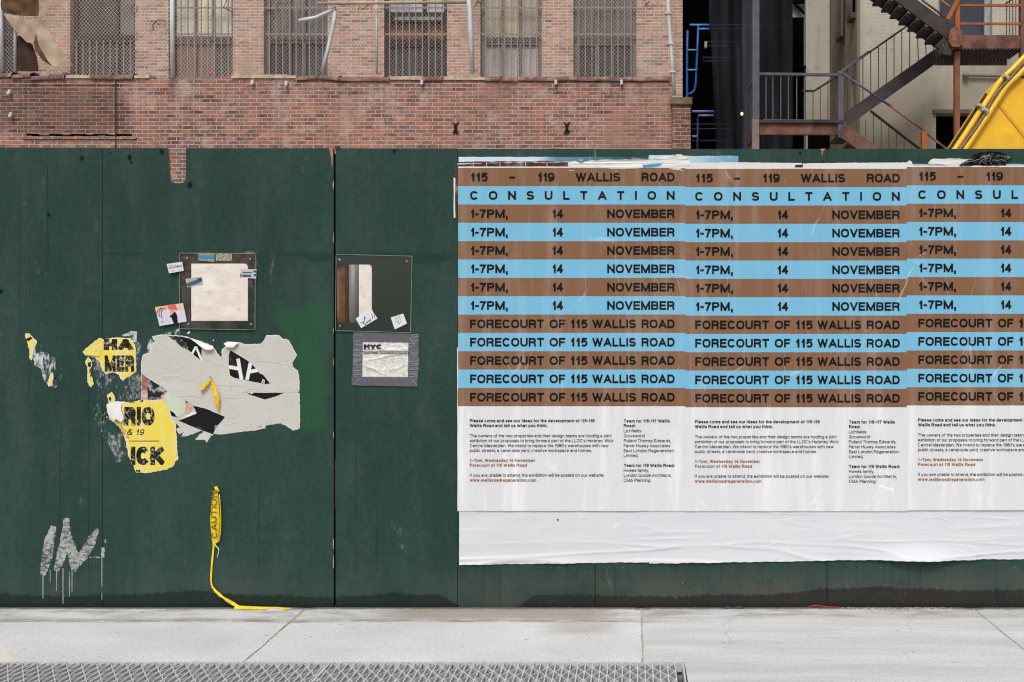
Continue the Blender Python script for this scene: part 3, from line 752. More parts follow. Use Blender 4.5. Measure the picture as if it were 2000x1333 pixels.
for a, c, y in ((128, 176, 147), (262, 292, 147), (452, 578, 147), (762, 826, 150), (866, 948, 150.5)):
    q = a
    while q < c:
        e = min(c, q + rnd.uniform(12, 30)); h = rnd.uniform(-1.6, 1.2)
        b.pbox(q, e, y + h, y + 6, YW - .03, YW + .3); q = e
b.build('mortar_bed', pale, wall)
b = MB()
for a, c in ((292, 320), (320, 352), (420, 446)):
    b.pbox(a, c, 151 + rnd.uniform(0, 3), 157, YW + .01, YW + .3)
b.build('loose_brick', M['brick_low'], wall)
iron = plain('black_iron', C(38, 32, 30), .8, .3, .2, var=.4, scale=40)
for px in (890, 1107):
    b = MB(); s = YW - .03
    b.prism([(gx(px + dx, YW), gz(250 + dz, YW)) for dx, dz in ((-7, -12), (-4, -8), (-2, -2), (-2, 4), (-6, 9), (-4, 11), (4, 11), (6, 8), (2, 4), (2, -2), (5, -8), (7, -12), (0, -7))], s, YW - .004)
    b.tube([(gx(px, YW), YW - .07, gz(250, YW)), (gx(px, YW), YW - .01, gz(250, YW))], .03)
    b.build('anchor_plate', iron, wall)
china = plain('white_porcelain', C(214, 214, 216), .3, .5, var=.05)
for px, py in ((21, 182), (24, 226), (495, 163), (561, 165), (825, 163), (1086, 163), (1214, 163)):
    b = MB(); c = at(px, py, YW)
    b.tube([c + Vector((0, -.10, -.02)), c + Vector((0, -.06, -.01)), c], [.028, .03, .02], 10)
    b.tube([c + Vector((0, -.05, -.03)), c + Vector((0, -.05, .05))], [.02, .03], 8)
    b.build('insulator', china, wall)
b = MB(); b.tube([(gx(227, YW), YW - .03, gz(290, YW)), (gx(227, YW), YW - .03, gz(158, YW))], .010)
b.build('conduit', plain('dark_cable', C(70, 56, 52), .8, .2), wall)

pier = empty('brick_pier', (gx(1331, YW), YW, -.02), 'short brick gate pier with a mossy stone cap at the end of the yard wall', 'pier')
b = MB(); b.pbox(1313, 1349, 203, 660, YW - .15, YW + .45); b.build('shaft', M['brick_pier'], pier)
b = MB(); b.pbox(1310, 1352, 190, 203, YW - .2, YW + .5); b.build('cap', plain('mossy_stone', C(116, 104, 84), .9, .1, var=.3, scale=9, grime=C(84, 84, 58)), pier)

# the red brick building with seven barred windows ---------------------
bld = empty('brick_building', (gx(600, YB), YB + 3, -.02), 'old faded brick building with tall barred windows behind the yard wall', 'building')
wins = [(-62, 34), (137, 264), (329, 455), (515, 640), (750, 873), (938, 1058), (1120, 1243)]
xs = [gx(-640, YB)]
for a, c in wins: xs += [gx(a, YB), gx(c, YB)]
xs.append(gx(1333, YB))
zs = [-.02, gz(160, YB), gz(-150, YB), 14.0]
b = MB(); b.cells(xs, zs, lambda i, j: j == 1 and i % 2 == 1, YB, YB + .34)
b.box(xs[0], xs[-1], YB + 5, YB + 5.2, -.02, 14); b.box(xs[-1] - .3, xs[-1] - .001, YB + .341, YB + 4.99, -.02, 14); b.box(xs[0] + .001, xs[0] + .3, YB + .341, YB + 4.99, -.02, 14)
b.box(xs[0] - .1, xs[-1] + .1, YB - .1, YB + 5.3, 14.001, 14.3)
b.build('wall', M['brick_up'], bld)
b = MB(); b.box(xs[0] + .31, xs[-1] - .31, YB + 1.6, YB + 1.7, 0, 13.9); b.build('dark_interior', plain('dark_room', C(26, 24, 24), .95, .05), bld)
fr_grey = plain('grey_painted_frame', C(118, 112, 108), .7, .3, var=.2, scale=20)
fr_dark = plain('dark_painted_frame', C(58, 50, 50), .7, .3, var=.25, scale=20)
bar_m = plain('grey_window_bars', C(140, 130, 128), .7, .3, var=.2, scale=30)
def pane_mat(name, c, rough=.25, var=.25, sc_=2.2):
    n = NT(name)
    cc = n.mix(n.step(n.noise((sc_, 1, sc_ * .7), 4, .6), .3, .7), dim(c, 1 - var), dim(c, 1 + var))
    return n.done(cc, rough, .5)
Wd = [  # frame, divisions, meeting rail, upper colour(s), lower colour(s)
 (fr_dark, (0, 1), 75, [C(52, 44, 42), C(50, 44, 42)], [C(36, 36, 40), C(36, 36, 40)]),
 (fr_dark, (.0, .70, 1), 73, [C(66, 56, 56), C(110, 108, 106)], [C(58, 54, 56), C(66, 64, 66)]),
 (fr_grey, (0, .35, .67, 1), 76, [C(214, 212, 190), C(222, 214, 184), C(208, 208, 190)], [C(132, 102, 94), C(134, 102, 92), C(80, 76, 80)]),
 (fr_grey, (0, .36, .62, 1), 75, [C(104, 102, 102), C(110, 108, 108), C(108, 106, 106)], [C(62, 61, 63), C(68, 66, 68), C(72, 70, 72)]),
 (fr_dark, (0, .64, 1), 82, [C(70, 46, 30), C(76, 52, 36)], [C(58, 58, 61), C(54, 54, 57)]),
 (fr_grey, (0, .33, .66, 1), 78, [C(164, 157, 138), C(174, 162, 132), C(164, 157, 140)], [C(162, 156, 154), C(172, 166, 164), C(166, 160, 158)]),
 (fr_grey, (0, .34, .64, 1), 79, [C(112, 102, 100), C(104, 96, 96), C(112, 104, 102)], [C(58, 56, 58), C(66, 63, 65), C(60, 57, 60)]),
]
for k, ((a, c), (fm, div, rail, up, lo)) in enumerate(zip(wins, Wd)):
    Yf = YB + .16; b = MB(); xa, xc = gx(a, YB) + .003, gx(c, YB) - .003
    z0, z1, zr = gz(159.7, YB), gz(-149, YB), gz(rail, Yf)
    fw = .09
    b.box(xa, xa + fw, Yf, Yf + .12, z0, z1); b.box(xc - fw, xc, Yf, Yf + .12, z0, z1)
    b.box(xa + fw, xc - fw, Yf, Yf + .12, z1 - fw, z1); b.box(xa + fw, xc - fw, Yf, Yf + .12, z0, z0 + fw)
    wo = b.build('window', fm, bld)
    b = MB()
    b.box(xa + fw, xc - fw, Yf - .012, Yf + .11, zr - .055, zr + .055)
    b.box(xa + fw + .002, xc - fw - .002, Yf + .004, Yf + .12, zr - .12, zr - .0555)
    ix0, ix1 = xa + fw, xc - fw
    for d in div[1:-1]:
        xm = ix0 + (ix1 - ix0) * d
        wdt = .05 if k == 4 else .03
        b.box(xm - wdt, xm + wdt, Yf + .006, Yf + .105, zr + .056, z1 - fw); b.box(xm - wdt, xm + wdt, Yf + .006, Yf + .105, z0 + fw, zr - .121)
    for zz in (zr + 1.5,):
        b.box(ix0 + .001, ix1 - .001, Yf + .02, Yf + .10, zz - .025, zz + .025)
    b.build('sash', fm, wo)
    for i in range(len(div) - 1):
        x0, x1 = ix0 + (ix1 - ix0) * div[i], ix0 + (ix1 - ix0) * div[i + 1]
        b = MB(); b.box(x0, x1, Yf + .07, Yf + .078, zr, z1 - fw); b.build('pane', pane_mat('upper_pane', up[i]), wo)
        b = MB(); b.box(x0, x1, Yf + .07, Yf + .078, z0 + fw, zr - .05); b.build('pane', pane_mat('lower_pane', lo[i]), wo)
    if k == 4:
        b = MB(); b.box(ix0 + .01, ix1 - .01, Yf + .05, Yf + .064, gz(78, YB), gz(55, YB)); b.build('blind', pane_mat('orange_brown_blind', C(126, 80, 48)), wo)
        b = MB(); b.box(ix0 + .01, ix1 - .01, Yf + .05, Yf + .064, gz(20, YB), gz(-60, YB)); b.build('pale_board', pane_mat('pale_blue_board', C(186, 192, 198)), wo)
        b = MB(); b.box(ix0, ix1, Yf - .02, Yf + .04, gz(40, YB), gz(21, YB)); b.build('transom', fr_dark, wo)
        b = MB(); b.box(ix0 + .12, ix1 - .05, Yf - .03, Yf - .021, gz(37, YB), gz(30, YB)); b.build('pale_strip', pane_mat('pale_strip', C(146, 140, 138)), wo)
    if k == 2:
        b = MB(); b.box(ix0 + .75, ix0 + .87, Yf + .05, Yf + .068, gz(140, YB), gz(132, YB)); b.build('pink_cloth', pane_mat('pink_cloth', C(190, 90, 96)), wo)
    if k not in (0, 1):
        b = MB(); nb = 9
        for i in range(nb):
            x = xa + .12 + (xc - xa - .24) * i / (nb - 1)
            b.box(x - .012, x + .012, YB + .03, YB + .054, z0, z1 - .1)
        for py in (14, 66, 152): b.box(xa, xc, YB + .056, YB + .07, gz(py, YB) - .02, gz(py, YB) + .02)
        b.build('security_bars', bar_m, wo)
    elif k == 1:
        b = MB()
        for i in range(9):
            x = xa + .12 + (xc - xa - .24) * i / 8
            b.box(x - .011, x + .011, YB + .03, YB + .052, z0, zr - .1)
        b.build('security_bars', bar_m, wo)

# chain link on top of the yard wall ------------------------------------
galv = plain('galvanised_pipe', C(196, 202, 208), .6, .3, .0, var=.1, scale=6)
galv_d = plain('dull_wire', C(200, 182, 170), .8, .2, 0, var=.15)
clf = empty('chain_link_fence', (gx(600, YW), YW + .15, gz(150, YW)), 'sagging chain link fence standing on the yard wall before the windows', 'fence')
YC = YW + .12
b = MB(); X0, X1 = gx(-120, YC), gx(1300, YC); Z0, Z1 = gz(152, YC), gz(-70, YC)
pit = .066; H = Z1 - Z0; sl_ = 1.15      # diamonds a little taller than wide
n = int((X1 - X0 + H / sl_) / pit)
for s in (1, -1):
    for i in range(n):
        xb = (X0 - H / sl_ + i * pit) if s > 0 else (X0 + i * pit)
        xt = xb + s * H / sl_
        t0, t1 = 0.0, 1.0
        for lim, sg in ((X0, 1), (X1, -1)):
            a, c = (xb - lim) * sg, (xt - lim) * sg
            if a < 0 and c < 0: t1 = -1
            elif a < 0: t0 = max(t0, a / (a - c))
            elif c < 0: t1 = min(t1, a / (a - c))
        if t1 <= t0: continue
        pts = []
        for j in range(6):
            t = t0 + (t1 - t0) * j / 5
            x, z = xb + (xt - xb) * t, Z0 + H * t
            pts.append((x + mn.noise((x * 1.1, z * 1.1, 3)) * .05, YC + .008 * s + mn.noise((x * .9, z * .9, 8)) * .05, z + mn.noise((x * 1.3, z * .8, 13)) * .04))
        far = xb > gx(470, YC)
        b.tube(pts, .0015 if far else .0029, 5, cap=False)
b.build('wire_mesh', galv_d, clf)
for pts, r, nm in (([(337, 156), (336, -60)], .042, 'post'), ([(4, 142), (1, -60)], .036, 'post'), ([(923, 142), (919, 60), (913, -60)], .045, 'post'), ([(736, 143), (735, -60)], .02, 'post'), ([(29, 142), (31, -60)], .03, 'post')):
    b = MB(); b.tube([at(x, y, YC - .06) for x, y in pts], r, 10); b.build(nm, galv, clf, smooth=True)
b = MB(); b.tube([at(x, y, YC - .12) for x, y in ((584, 41), (600, 38), (617, 35), (636, 26), (656, 17), (655, 24), (650, 55), (641, 95), (629, 141))], .036, 10)
tag(b.build('bent_pipe', galv, smooth=True), 'bent galvanised pipe leaning crookedly on the yard wall before a barred window', 'pipe')
b = MB(); b.tube([at(620, 7, YC - .2), at(911, 4.5, YC - .2)], .03, 10)
tag(b.build('rail_pipe', plain('rusty_pipe', C(180, 164, 146), .6, .3, .1, var=.2, scale=4, grime=C(150, 96, 66)), smooth=True), 'loose horizontal pipe with rusty patches across the chain link fence', 'pipe')
ob = empty('downpipe', at(1312, 190, YW - .05), 'thin grey conduit running down the corner of the red brick building', 'pipe')
b = MB(); b.tube([at(x, y, YW - .02) for x, y in ((1302, -60), (1306, 30), (1312, 110), (1317, 186))], .034, 10); b.build('pipe', galv, ob, smooth=True)
b = MB()
for x, y in ((1305, 25), (1310, 85), (1314, 140)):
    b = MB(); b.pbox(x - 7, x + 6, y - 2, y + 2, YW - .07, YW + .02); b.build('clip', galv_d, ob)
b = MB()
for k in range(7):
    x, y = ((268, 20), (300, 60), (455, 30), (520, 20), (1262, 10), (700, 20), (940, 8))[k]; pts = []
    for j in range(9):
        pts.append(at(x, y, YC - .05)); x += rnd.uniform(-9, 9) + (4 if k % 2 else -2); y += rnd.uniform(-12, 10)
    b.tube(pts, [.011 - .001 * j for j in range(9)], 4)
tag(b.build('dead_vine', plain('dry_vine', C(96, 74, 62), .9, .1)), 'dry leafless vine stems tangled in the chain link fence', 'vine')

# torn burlap hanging in the fence --------------------------------------
burlap = plain('pale_burlap', C(176, 158, 138), .95, .05, var=.16, scale=5, bump=.5, grime=C(140, 116, 94))
burl_d = plain('brown_burlap', C(98, 76, 58), .95, .05, var=.3, scale=6)
def cloth(mb, pts, Y, amp=.06, fr=1.6, cuts=2, m=0, seed=0, sag=0.0):
    bm = bmesh.new(); vs = [bm.verts.new((gx(x, Y), 0, gz(y, Y))) for x, y in pts]
    bm.faces.new(vs); bmesh.ops.triangulate(bm, faces=bm.faces[:], ngon_method='EAR_CLIP')
    for _ in range(cuts): bmesh.ops.subdivide_edges(bm, edges=bm.edges[:], cuts=1, use_grid_fill=True)
    bmesh.ops.triangulate(bm, faces=bm.faces[:]); bm.normal_update(); bm.verts.index_update(); base = len(mb.v)
    for v in bm.verts:
        mb.v.append((v.co.x, Y + amp * (mn.noise((v.co.x * fr * 2, v.co.z * fr, seed)) + .4 * mn.noise((v.co.x * fr * 6, v.co.z * fr * 3, seed + 5))), v.co.z))
    for f in bm.faces:
        idx = [base + v.index for v in f.verts]
        if f.normal.y > 0: idx.reverse()
        mb.f.append(tuple(idx)); mb.m.append(m)
    bm.free()
tp = empty('burlap_sheet', at(70, 60, YC - .2), 'torn pale burlap sheet knotted and hanging in the chain link fence', 'cloth')
b = MB(); cloth(b, [(6, 26), (30, 30), (72, 42), (70, 60), (66, 84), (50, 82), (38, 70), (24, 54)], YC - .2, .09, 1.1, 4)
cloth(b, [(78, 36), (86, 44), (98, 66), (114, 92), (142, 128), (124, 127), (104, 131), (88, 112), (76, 90), (71, 66), (73, 44)], YC - .22, .09, 1.1, 4, seed=3)
cloth(b, [(78, -30), (120, -30), (98, 8), (86, 34), (74, 33), (76, 12)], YC - .2, .08, 1.2, 4, seed=8)
b.build('pale_cloth', burlap, tp, smooth=True)
b = MB(); cloth(b, [(66, 84), (72, 66), (80, 96), (92, 116), (103, 131), (84, 119), (70, 100)], YC - .17, .06, 2, 3, seed=4)
cloth(b, [(4, -30), (76, -30), (74, 8), (76, 32), (40, 30), (6, 22)], YC - .16, .12, 1.6, 4, seed=6)
b.build('brown_cloth', burl_d, tp, smooth=True)
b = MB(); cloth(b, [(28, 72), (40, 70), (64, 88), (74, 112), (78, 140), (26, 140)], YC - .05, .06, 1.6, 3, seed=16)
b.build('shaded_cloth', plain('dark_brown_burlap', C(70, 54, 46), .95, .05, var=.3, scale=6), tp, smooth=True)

# dark netted site with blue scaffolding ---------------------------------
site = empty('netted_site', (gx(1450, 18), 19, -.02), 'dark building site behind black debris netting', 'scaffolded building')
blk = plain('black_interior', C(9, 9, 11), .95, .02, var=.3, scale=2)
b = MB(); b.box(gx(1333, 26) - 1, gx(1640, 26), 26, 26.2, -.02, 14); b.box(gx(1333, 20) - .2, gx(1333, 20) - .02 + .02, 20.4, 25.99, -.02, 14); b.box(2.1, 4.6, 18.5, 26.2, 14.002, 14.2)
b.box(3.66, 3.86, 19.2, 25.99, -.02, 13.9); b.box(2.1, 4.6, 20, 25.9, -.01, .02)
b.build('back_wall', blk, site)
def mk_net(name, c, op):
    n = NT(name)
    f = n.noise((3, 1, .6), 4, .6)
    n.done(n.mix(n.step(f, .3, .7), dim(c, .7), dim(c, 1.3)), .95, .05)
    tr = n.n('ShaderNodeBsdfTransparent'); mx = n.n('ShaderNodeMixShader', [n.m('ADD', op - .06, n.m('MULTIPLY', f, .12))])
    n.t.links.new(tr.outputs[0], mx.inputs[1]); n.t.links.new(n.b.outputs[0], mx.inputs[2])
    n.t.links.new(mx.outputs[0], n.t.nodes['Material Output'].inputs[0]); return n.mat
net = mk_net('black_debris_netting', C(46, 46, 52), .62)
def netsheet(px0, px1, Y, slant=0, m=net, amp=.10, nm='debris_netting'):
    b = MB()
    def fn(u, v):
        px = px0 + (px1 - px0) * u + slant * v * (1 - u)
        p = at(px, 330 - 420 * v, Y); p.y += amp * math.sin(u * 9 + v) + amp * .6 * mn.noise((u * 5, v * 2, px0)); return p
    b.grid(24, 12, fn); return b.build(nm, m, site, smooth=True)
netsheet(1400, 1452, 17.2, -18); netsheet(1450, 1484, 16.6, 0, mk_net('lit_debris_netting', C(66, 66, 74), .7), .05); netsheet(1478, 1548, 17.6, 0)  # middle sheet is a lit copy of the netting, light put into its colour
blue = plain('blue_scaffold_tube', C(18, 76, 156), .45, .5, var=.1); blue_d = plain('dark_blue_tube', C(20, 28, 62), .5, .4, var=.15)
def tubes(parent, name, m, lst, Y, r):
    b = MB()
    for pts in lst: b.tube([at(x, y, Y) for x, y in pts], r, 8)
    return b.build(name, m, parent, smooth=True)
scf = empty('scaffold', at(1362, 600, 17.5), 'bright blue tubular scaffold ladder frame in the dark gap beside the brick building', 'scaffold')
tubes(scf, 'ladder_frame', blue, [[(1343, 330), (1342, 185), (1342, 100), (1343, 60)], [(1364, 50), (1362, 100), (1359, 165), (1356, 177), (1350, 183), (1342, 184)]], 17.5, .024)
for y in (98, 137): tubes(scf, 'rung', plain('pale_blue_tube', C(90, 160, 216), .45, .5), [[(1343, y), (1361, y)]], 17.45, .016)
tubes(scf, 'ledger', plain('pale_blue_ledger', C(80, 140, 210), .45, .5), [[(1347, 49), (1386, 49)], [(1364, 57), (1386, 57)]], 17.5, .02)
tubes(scf, 'ledger', blue_d, [[(1384, 49), (1530, 51)], [(1384, 57), (1452, 57)], [(1380, 82), (1452, 82)], [(1382, 90), (1440, 90)], [(1372, 113), (1452, 113)], [(1374, 120), (1428, 120)]], 18.2, .018)
tubes(scf, 'ledger', plain('lilac_tube', C(112, 118, 176), .45, .5), [[(1352, 218), (1394, 218)], [(1364, 226), (1394, 226)], [(1352, 267), (1362, 267)]], 17.5, .022)
tubes(scf, 'standard', blue_d, [[(1363, 228), (1362, 340)], [(1443, 90), (1443, 300)], [(1388, -40), (1387, 60)]], 17.6, .022)
tubes(scf, 'ledger', blue_d, [[(1352, 243), (1452, 243)], [(1352, 252), (1452, 252)], [(1352, 275), (1452, 275)]], 18.6, .014)
b = MB(); b.pbox(1376, 1381, 81, 93, 17.3, 17.4); b.build('coupler', plain('dull_coupler', C(150, 140, 116), .6, .4), scf)
n = NT('lit_lamp'); n.done(C(220, 240, 160), .5); n.b.inputs['Emission Color'].default_value = C(226, 246, 150); n.b.inputs['Emission Strength'].default_value = 1.0
b = MB(); c = at(1449, 223, 16.4)
b.grid(12, 8, lambda u, v: (c.x + .028 * math.sin(math.pi * v) * math.cos(2 * math.pi * u), c.y + .028 * math.sin(math.pi * v) * math.sin(2 * math.pi * u), c.z + .036 * math.cos(math.pi * v)))
lamp = b.build('site_lamp', n.mat, smooth=True); tag(lamp, 'small lit greenish site lamp in the dark netting', 'lamp')
b = MB(); b.tube([c + Vector((0, .02, .03)), c + Vector((0, .04, .09)), c + Vector((.0, .1, .10))], .014, 6); b.build('lamp_holder', iron, lamp)
b = MB(); b.pbox(1548, 1574, 6, 34, 18.6, 18.64); for_ = b.build('corrugated_sheet', plain('grey_sheet', C(140, 134, 130), .7, .2, var=.25, scale=9), site)
b = MB(); b.bar(at(1549, 5, 18.5), at(1576, 32, 18.5), .05, .05); b.bar(at(1546, 4, 18.5), at(1576, 4, 18.5), .06, .1); b.pbox(1545, 1575, 129, 131, 18.2, 18.6); b.build('brace', blk, site)

# beige painted building --------------------------------------------------
bg_ = empty('beige_building', (gx(1840, 15), 17, -.02), 'beige painted brick building with dark openings behind the fire escape', 'building')
XL = gx(1680, 15)
b = MB()
xs = [XL, gx(1828, 15), gx(1832, 15), gx(1906, 15), gx(1938, 15), gx(2600, 15)]
zs = [-.02, gz(222, 15), gz(72, 15), gz(-170, 15), 14]
b.cells(xs, zs, lambda i, j: (j == 0 and i in (1, 2)) or (j == 2 and i in (2, 3)), 15, 15.3)
b.build('front_wall', M['brick_beige'], bg_)
b = MB()   # return wall, receding to the left, with deep slots
ys = [15.301, 15.62, 15.92, 16.55, 16.95, 18.3]; zz = [-.02, gz(205, 15.6), gz(148, 15.6), gz(66, 16.7), 14]
def yz(mb, void, x0, x1):
    for i in range(len(ys) - 1):
        for j in range(len(zz) - 1):
            if void(i, j): continue
            mb.box(x0, x1, ys[i], ys[i + 1], zz[j], zz[j + 1])
yz(b, lambda i, j: (i == 1 and j == 1) or (i == 3 and j == 3) or (i == 1 and j == 3 and False), XL, XL + .3)
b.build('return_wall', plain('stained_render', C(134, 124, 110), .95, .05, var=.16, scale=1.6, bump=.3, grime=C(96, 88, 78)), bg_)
b = MB(); b.box(gx(1574, 18.3), XL + .3, 18.301, 18.6, -.02, 14); b.build('rear_wall', M['brick_beige'], bg_)
b = MB(); b.pbox(1578, 1626, 258, 640, 18.27, 18.3); b.build('deck_shade_panel', blk, bg_)  # black panel added on the rear wall; its colour carries the landing deck's shade
b = MB(); b.box(XL + .31, gx(2590, 15), 15.7, 15.75, -.02, 13.9); b.build('dark_interior', blk, bg_)
b = MB(); b.box(gx(1833, 15), gx(1937, 15), 15.16, 15.17, gz(71, 15), gz(-169, 15)); b.build('pane', pane_mat('dark_blue_glass', C(46, 52, 64), .12), bg_)
b = MB()
for a, c in ((1832.3, 1838), (1926, 1937.7)): b.box(gx(a, 15), gx(c, 15), 15.1, 15.2, gz(71.7, 15), gz(-169.7, 15))
b.build('window_frame', plain('pale_frame', C(150, 152, 156), .6, .3), bg_)
b = MB(); b.pbox(1824, 1910, 214, 221.5, 14.93, 14.999); b.build('lintel', plain('dark_stone', C(100, 88, 76), .9, .1), bg_)
b = MB(); b.box(XL - .10, XL - .002, 16.5, 17.0, gz(66, 16.7) - .10, gz(66, 16.7)); b.box(XL - .10, XL - .002, 15.4, 15.8, gz(30, 15.6) - .10, gz(30, 15.6))
b.build('sill', plain('dark_sill', C(92, 82, 72), .9, .1), bg_)
b = MB(); b.box(XL - .004, XL + .05, 15.45, 15.72, gz(28, 15.6), gz(-90, 15.6)); b.build('shutter', blk, bg_)
b = MB(); b.tube([at(1623, -40, 18.2), at(1623, 130, 18.2), at(1628, 215, 18.2), at(1630, 330, 18.2)], .022, 6); b.tube([at(1650, -40, 15.9), at(1648, 90, 15.9)], .018, 6); b.build('cable', iron, bg_)
b = MB(); b.tube([at(1884, 146, 14.94), at(1890, 147, 14.94), at(1955, 149, 14.94)], .026, 8); b.tube([at(1881, 147, 14.92), at(1891, 147, 14.92)], .05, 8); b.build('wall_pipe', plain('painted_pipe', C(128, 118, 104), .8, .2), bg_, smooth=True)

# fire escape -------------------------------------------------------------
fe_g = plain('grey_fire_escape_paint', C(84, 82, 92), .65, .35, var=.22, scale=7)
fe_d = plain('dark_fire_escape_paint', C(58, 53, 56), .7, .3, var=.3, scale=6, grime=C(76, 60, 54))
fe_r = plain('rusted_steel', C(116, 84, 74), .85, .15, var=.3, scale=5, bump=.4, grime=C(70, 52, 48))
fe_o = plain('orange_primer', C(160, 90, 46), .6, .3, var=.2, scale=8, grime=C(126, 74, 46))
fe_p = plain('half_rusted_post', C(122, 108, 104), .75, .2, var=.25, scale=5, grime=C(122, 88, 66))
esc = empty('fire_escape', (gx(1640, 13), 13.2, -.02), 'grey and rust fire escape with zigzag stairs and landings', 'fire escape')
YF, YR, YS = 12.6, 13.5, 13.25
def bar(name, m, p, q, Y, th, dep=.06, Y2=None):
    b = MB(); b.bar(at(p[0], p[1], Y), at(q[0], q[1], Y if Y2 is None else Y2), dep, th); return b.build(name, m, esc)
S_ = F / (D0 + YF)
b = MB(); b.pbox(1470, 1483, -60, 232, YF - .06, YF + .06); b.build('post', fe_g, esc)
b = MB(); b.pbox(1469.6, 1482.6, 232, 760, YF - .055, YF + .055); b.build('post', fe_p, esc)
# lower landing
b = MB(); b.pbox(1483, 1641, 240, 263, YF, YF + .05); b.build('landing_beam', fe_r, esc)
b = MB(); b.pbox(1483, 1648, 234.5, 240, YF - .05, YF + 1.2); b.build('landing_deck', fe_d, esc)
bar('landing_beam', fe_d, (1478, 251), (1478, 251.01), YF, .2, .05) if False else None
b = MB(); c = at(1477, 240, YF); b.box(c.x - .03, c.x + .03, YF + .07, YF + 1.25, c.z - .2, c.z); b.build('side_beam', fe_d, esc)
b = MB(); c = at(1476, 145, YF); b.box(c.x - .02, c.x + .02, YF + .07, YF + 1.25, c.z - .02, c.z + .02); b.build('side_rail', fe_g, esc)
bar('top_rail', fe_g, (1480, 145), (1654, 147), YF, .042)
bar('bottom_rail', fe_g, (1490, 235), (1640, 236), YF, .022)
for px in (1496, 1509.5, 1525, 1540, 1556, 1571): bar('baluster', fe_g, (px, 146), (px, 236), YF, .016, .016)
for px in (1588, 1602, 1617, 1630): bar('baluster', fe_d, (px, 178 if px < 1592 else 178 - (px - 1592) * .62), (px, 236), YR, .012, .012)
b = MB(); b.tube([at(x, y, YR) for x, y in ((1568, 178), (1590, 178), (1598, 173), (1640, 146))], .022, 6); b.build('rear_rail', fe_d, esc, smooth=True)
b = MB(); b.pbox(1637, 1648, 139, 268, YF - .03, YF + .05); b.build('newel_post', fe_g, esc)
# flight going down to the right
bar('stringer', fe_r, (1640, 252), (1790, 360), YF, .21)
bar('stringer', fe_d, (1640, 254), (1790, 362), YR, .21)
b = MB(); b.pbox(1632, 1652, 240, 268, YF + .05, YF + .1); b.build('gusset', fe_r, esc)
for i in range(7):
    x, y = 1652 + i * 21, 262 + i * 15
    b = MB(); c = at(x, y, YF); b.box(c.x - .11, c.x + .11, YF + .04, YR - .04, c.z - .03, c.z); b.build('tread', fe_d, esc)
b = MB(); b.tube([at(x, y, YF - .02) for x, y in ((1650, 147), (1740, 208))], .020, 8); b.build('handrail', fe_g, esc, smooth=True)
b = MB(); b.tube([at(x, y, YF - .02) for x, y in ((1740, 208), (1802, 253))], .022, 8); b.build('handrail', plain('pinkish_rust', C(136, 96, 86), .8, .2, var=.2), esc, smooth=True)
b = MB(); b.tube([at(x, y, YF - .02) for x, y in ((1802, 255), (1900, 332))], .020, 8); b.build('handrail', fe_r, esc, smooth=True)
b = MB(); b.tube([at(x, y, YR) for x, y in ((1700, 217), (1850, 333))], .024, 6); b.build('rear_handrail', iron, esc, smooth=True)
for i in range(11):
    px = 1676 + i * 15; bar('baluster', fe_d, (px, 216 + (px - 1700) * .75 if px > 1700 else 236), (px, 216 + (px - 1700) * .73 + 92), YR, .011, .011)
b = MB(); b.pbox(1801, 1811, 257, 700, YF - .05, YF + .05); b.build('orange_newel', fe_o, esc)
# flight going up to the right
bar('stringer', fe_d, (1640, 243), (1846, 97), YR, .215)
bar('stringer', fe_d, (1640, 243), (1846, 97), YR + .85, .215)
for i in range(10):
    x, y = 1660 + i * 19.5, 232 - i * 13.8
    b = MB(); c = at(x, y, YR); b.box(c.x - .11, c.x + .11, YR + .04, YR + .81, c.z + .04, c.z + .065); b.build('tread', fe_d, esc)
bar('handrail', plain('mossy_rail', C(66, 66, 56), .8, .2, var=.3), (1642, 142), (1779, 46), YR, .03, .03)
bar('handrail', fe_g, (1643, 140), (1698, 101), YR - .03, .045, .03)
for i in range(12):
    px = 1655 + i * 15.2
    top = 142 - (px - 1642) * .70; bot = 231 - (px - 1642) * .71
    if px > 1779: top = 46 + (px - 1779) * .9
    if bot - top > 6: bar('baluster', fe_d, (px, top), (px + (2 if px > 1779 else 0), bot), YR, .013, .013)
# flight coming down from the upper left, seen from below
bar('stringer', fe_d, (1660, -78), (1862, 70), YF, .225)
bar('stringer', fe_d, (1645.8, -53.6), (1841, 89), YS, .2)
for i in range(10):
    x, y = 1838 - i * 17.5, 64 - i * 12.9
    b = MB(); c = at(x, y, YF); b.box(c.x - .12, c.x + .06, YF + .04, YS - .04, c.z - .05, c.z - .01); b.build('tread', fe_d, esc)
    b = MB(); c = at(x - 4, y + 2, YF); b.box(c.x + .06, c.x + .085, YF + .04, YS - .04, c.z - .05, c.z + .10); b.build('riser', iron, esc)
bar('landing_stringer', fe_d, (1848, 108), (1856, 72), YF + .02, .14)
# upper landing
b = MB(); b.pbox(1858, 1998, 69, 95, YF, YF + .05); b.build('landing_beam', fe_r, esc)
b = MB(); b.prism([(gx(x, YF), gz(y, YF)) for x, y in ((1853, 60), (1862, 55), (1872, 58), (1878, 66), (1876, 78), (1879, 88), (1870, 94), (1858, 93), (1851, 84))], YF - .07, YF - .004); b.build('rusted_gusset', plain('flaking_rust', C(128, 88, 74), .95, .05, var=.35, scale=12, bump=.9), esc)
b = MB(); zdk = gz(95, YF)
x = gx(1850, YF)
while x < gx(1998, YF):
    b.box(x, x + .035, YF + .06, YS - .02, zdk - .03, zdk + .01); x += .06
b.build('deck_slats', fe_d, esc)
b = MB(); b.box(gx(1848, YF), gx(1992, YF), YS - .01, YS + .05, zdk - .12, zdk + .02); b.build('rear_beam', fe_d, esc)
b = MB(); b.pbox(1865, 1875, 95.5, 700, YF + .06, YF + .15); b.build('column', plain('rust_orange_paint', C(124, 78, 56), .7, .25, var=.2, scale=4), esc)
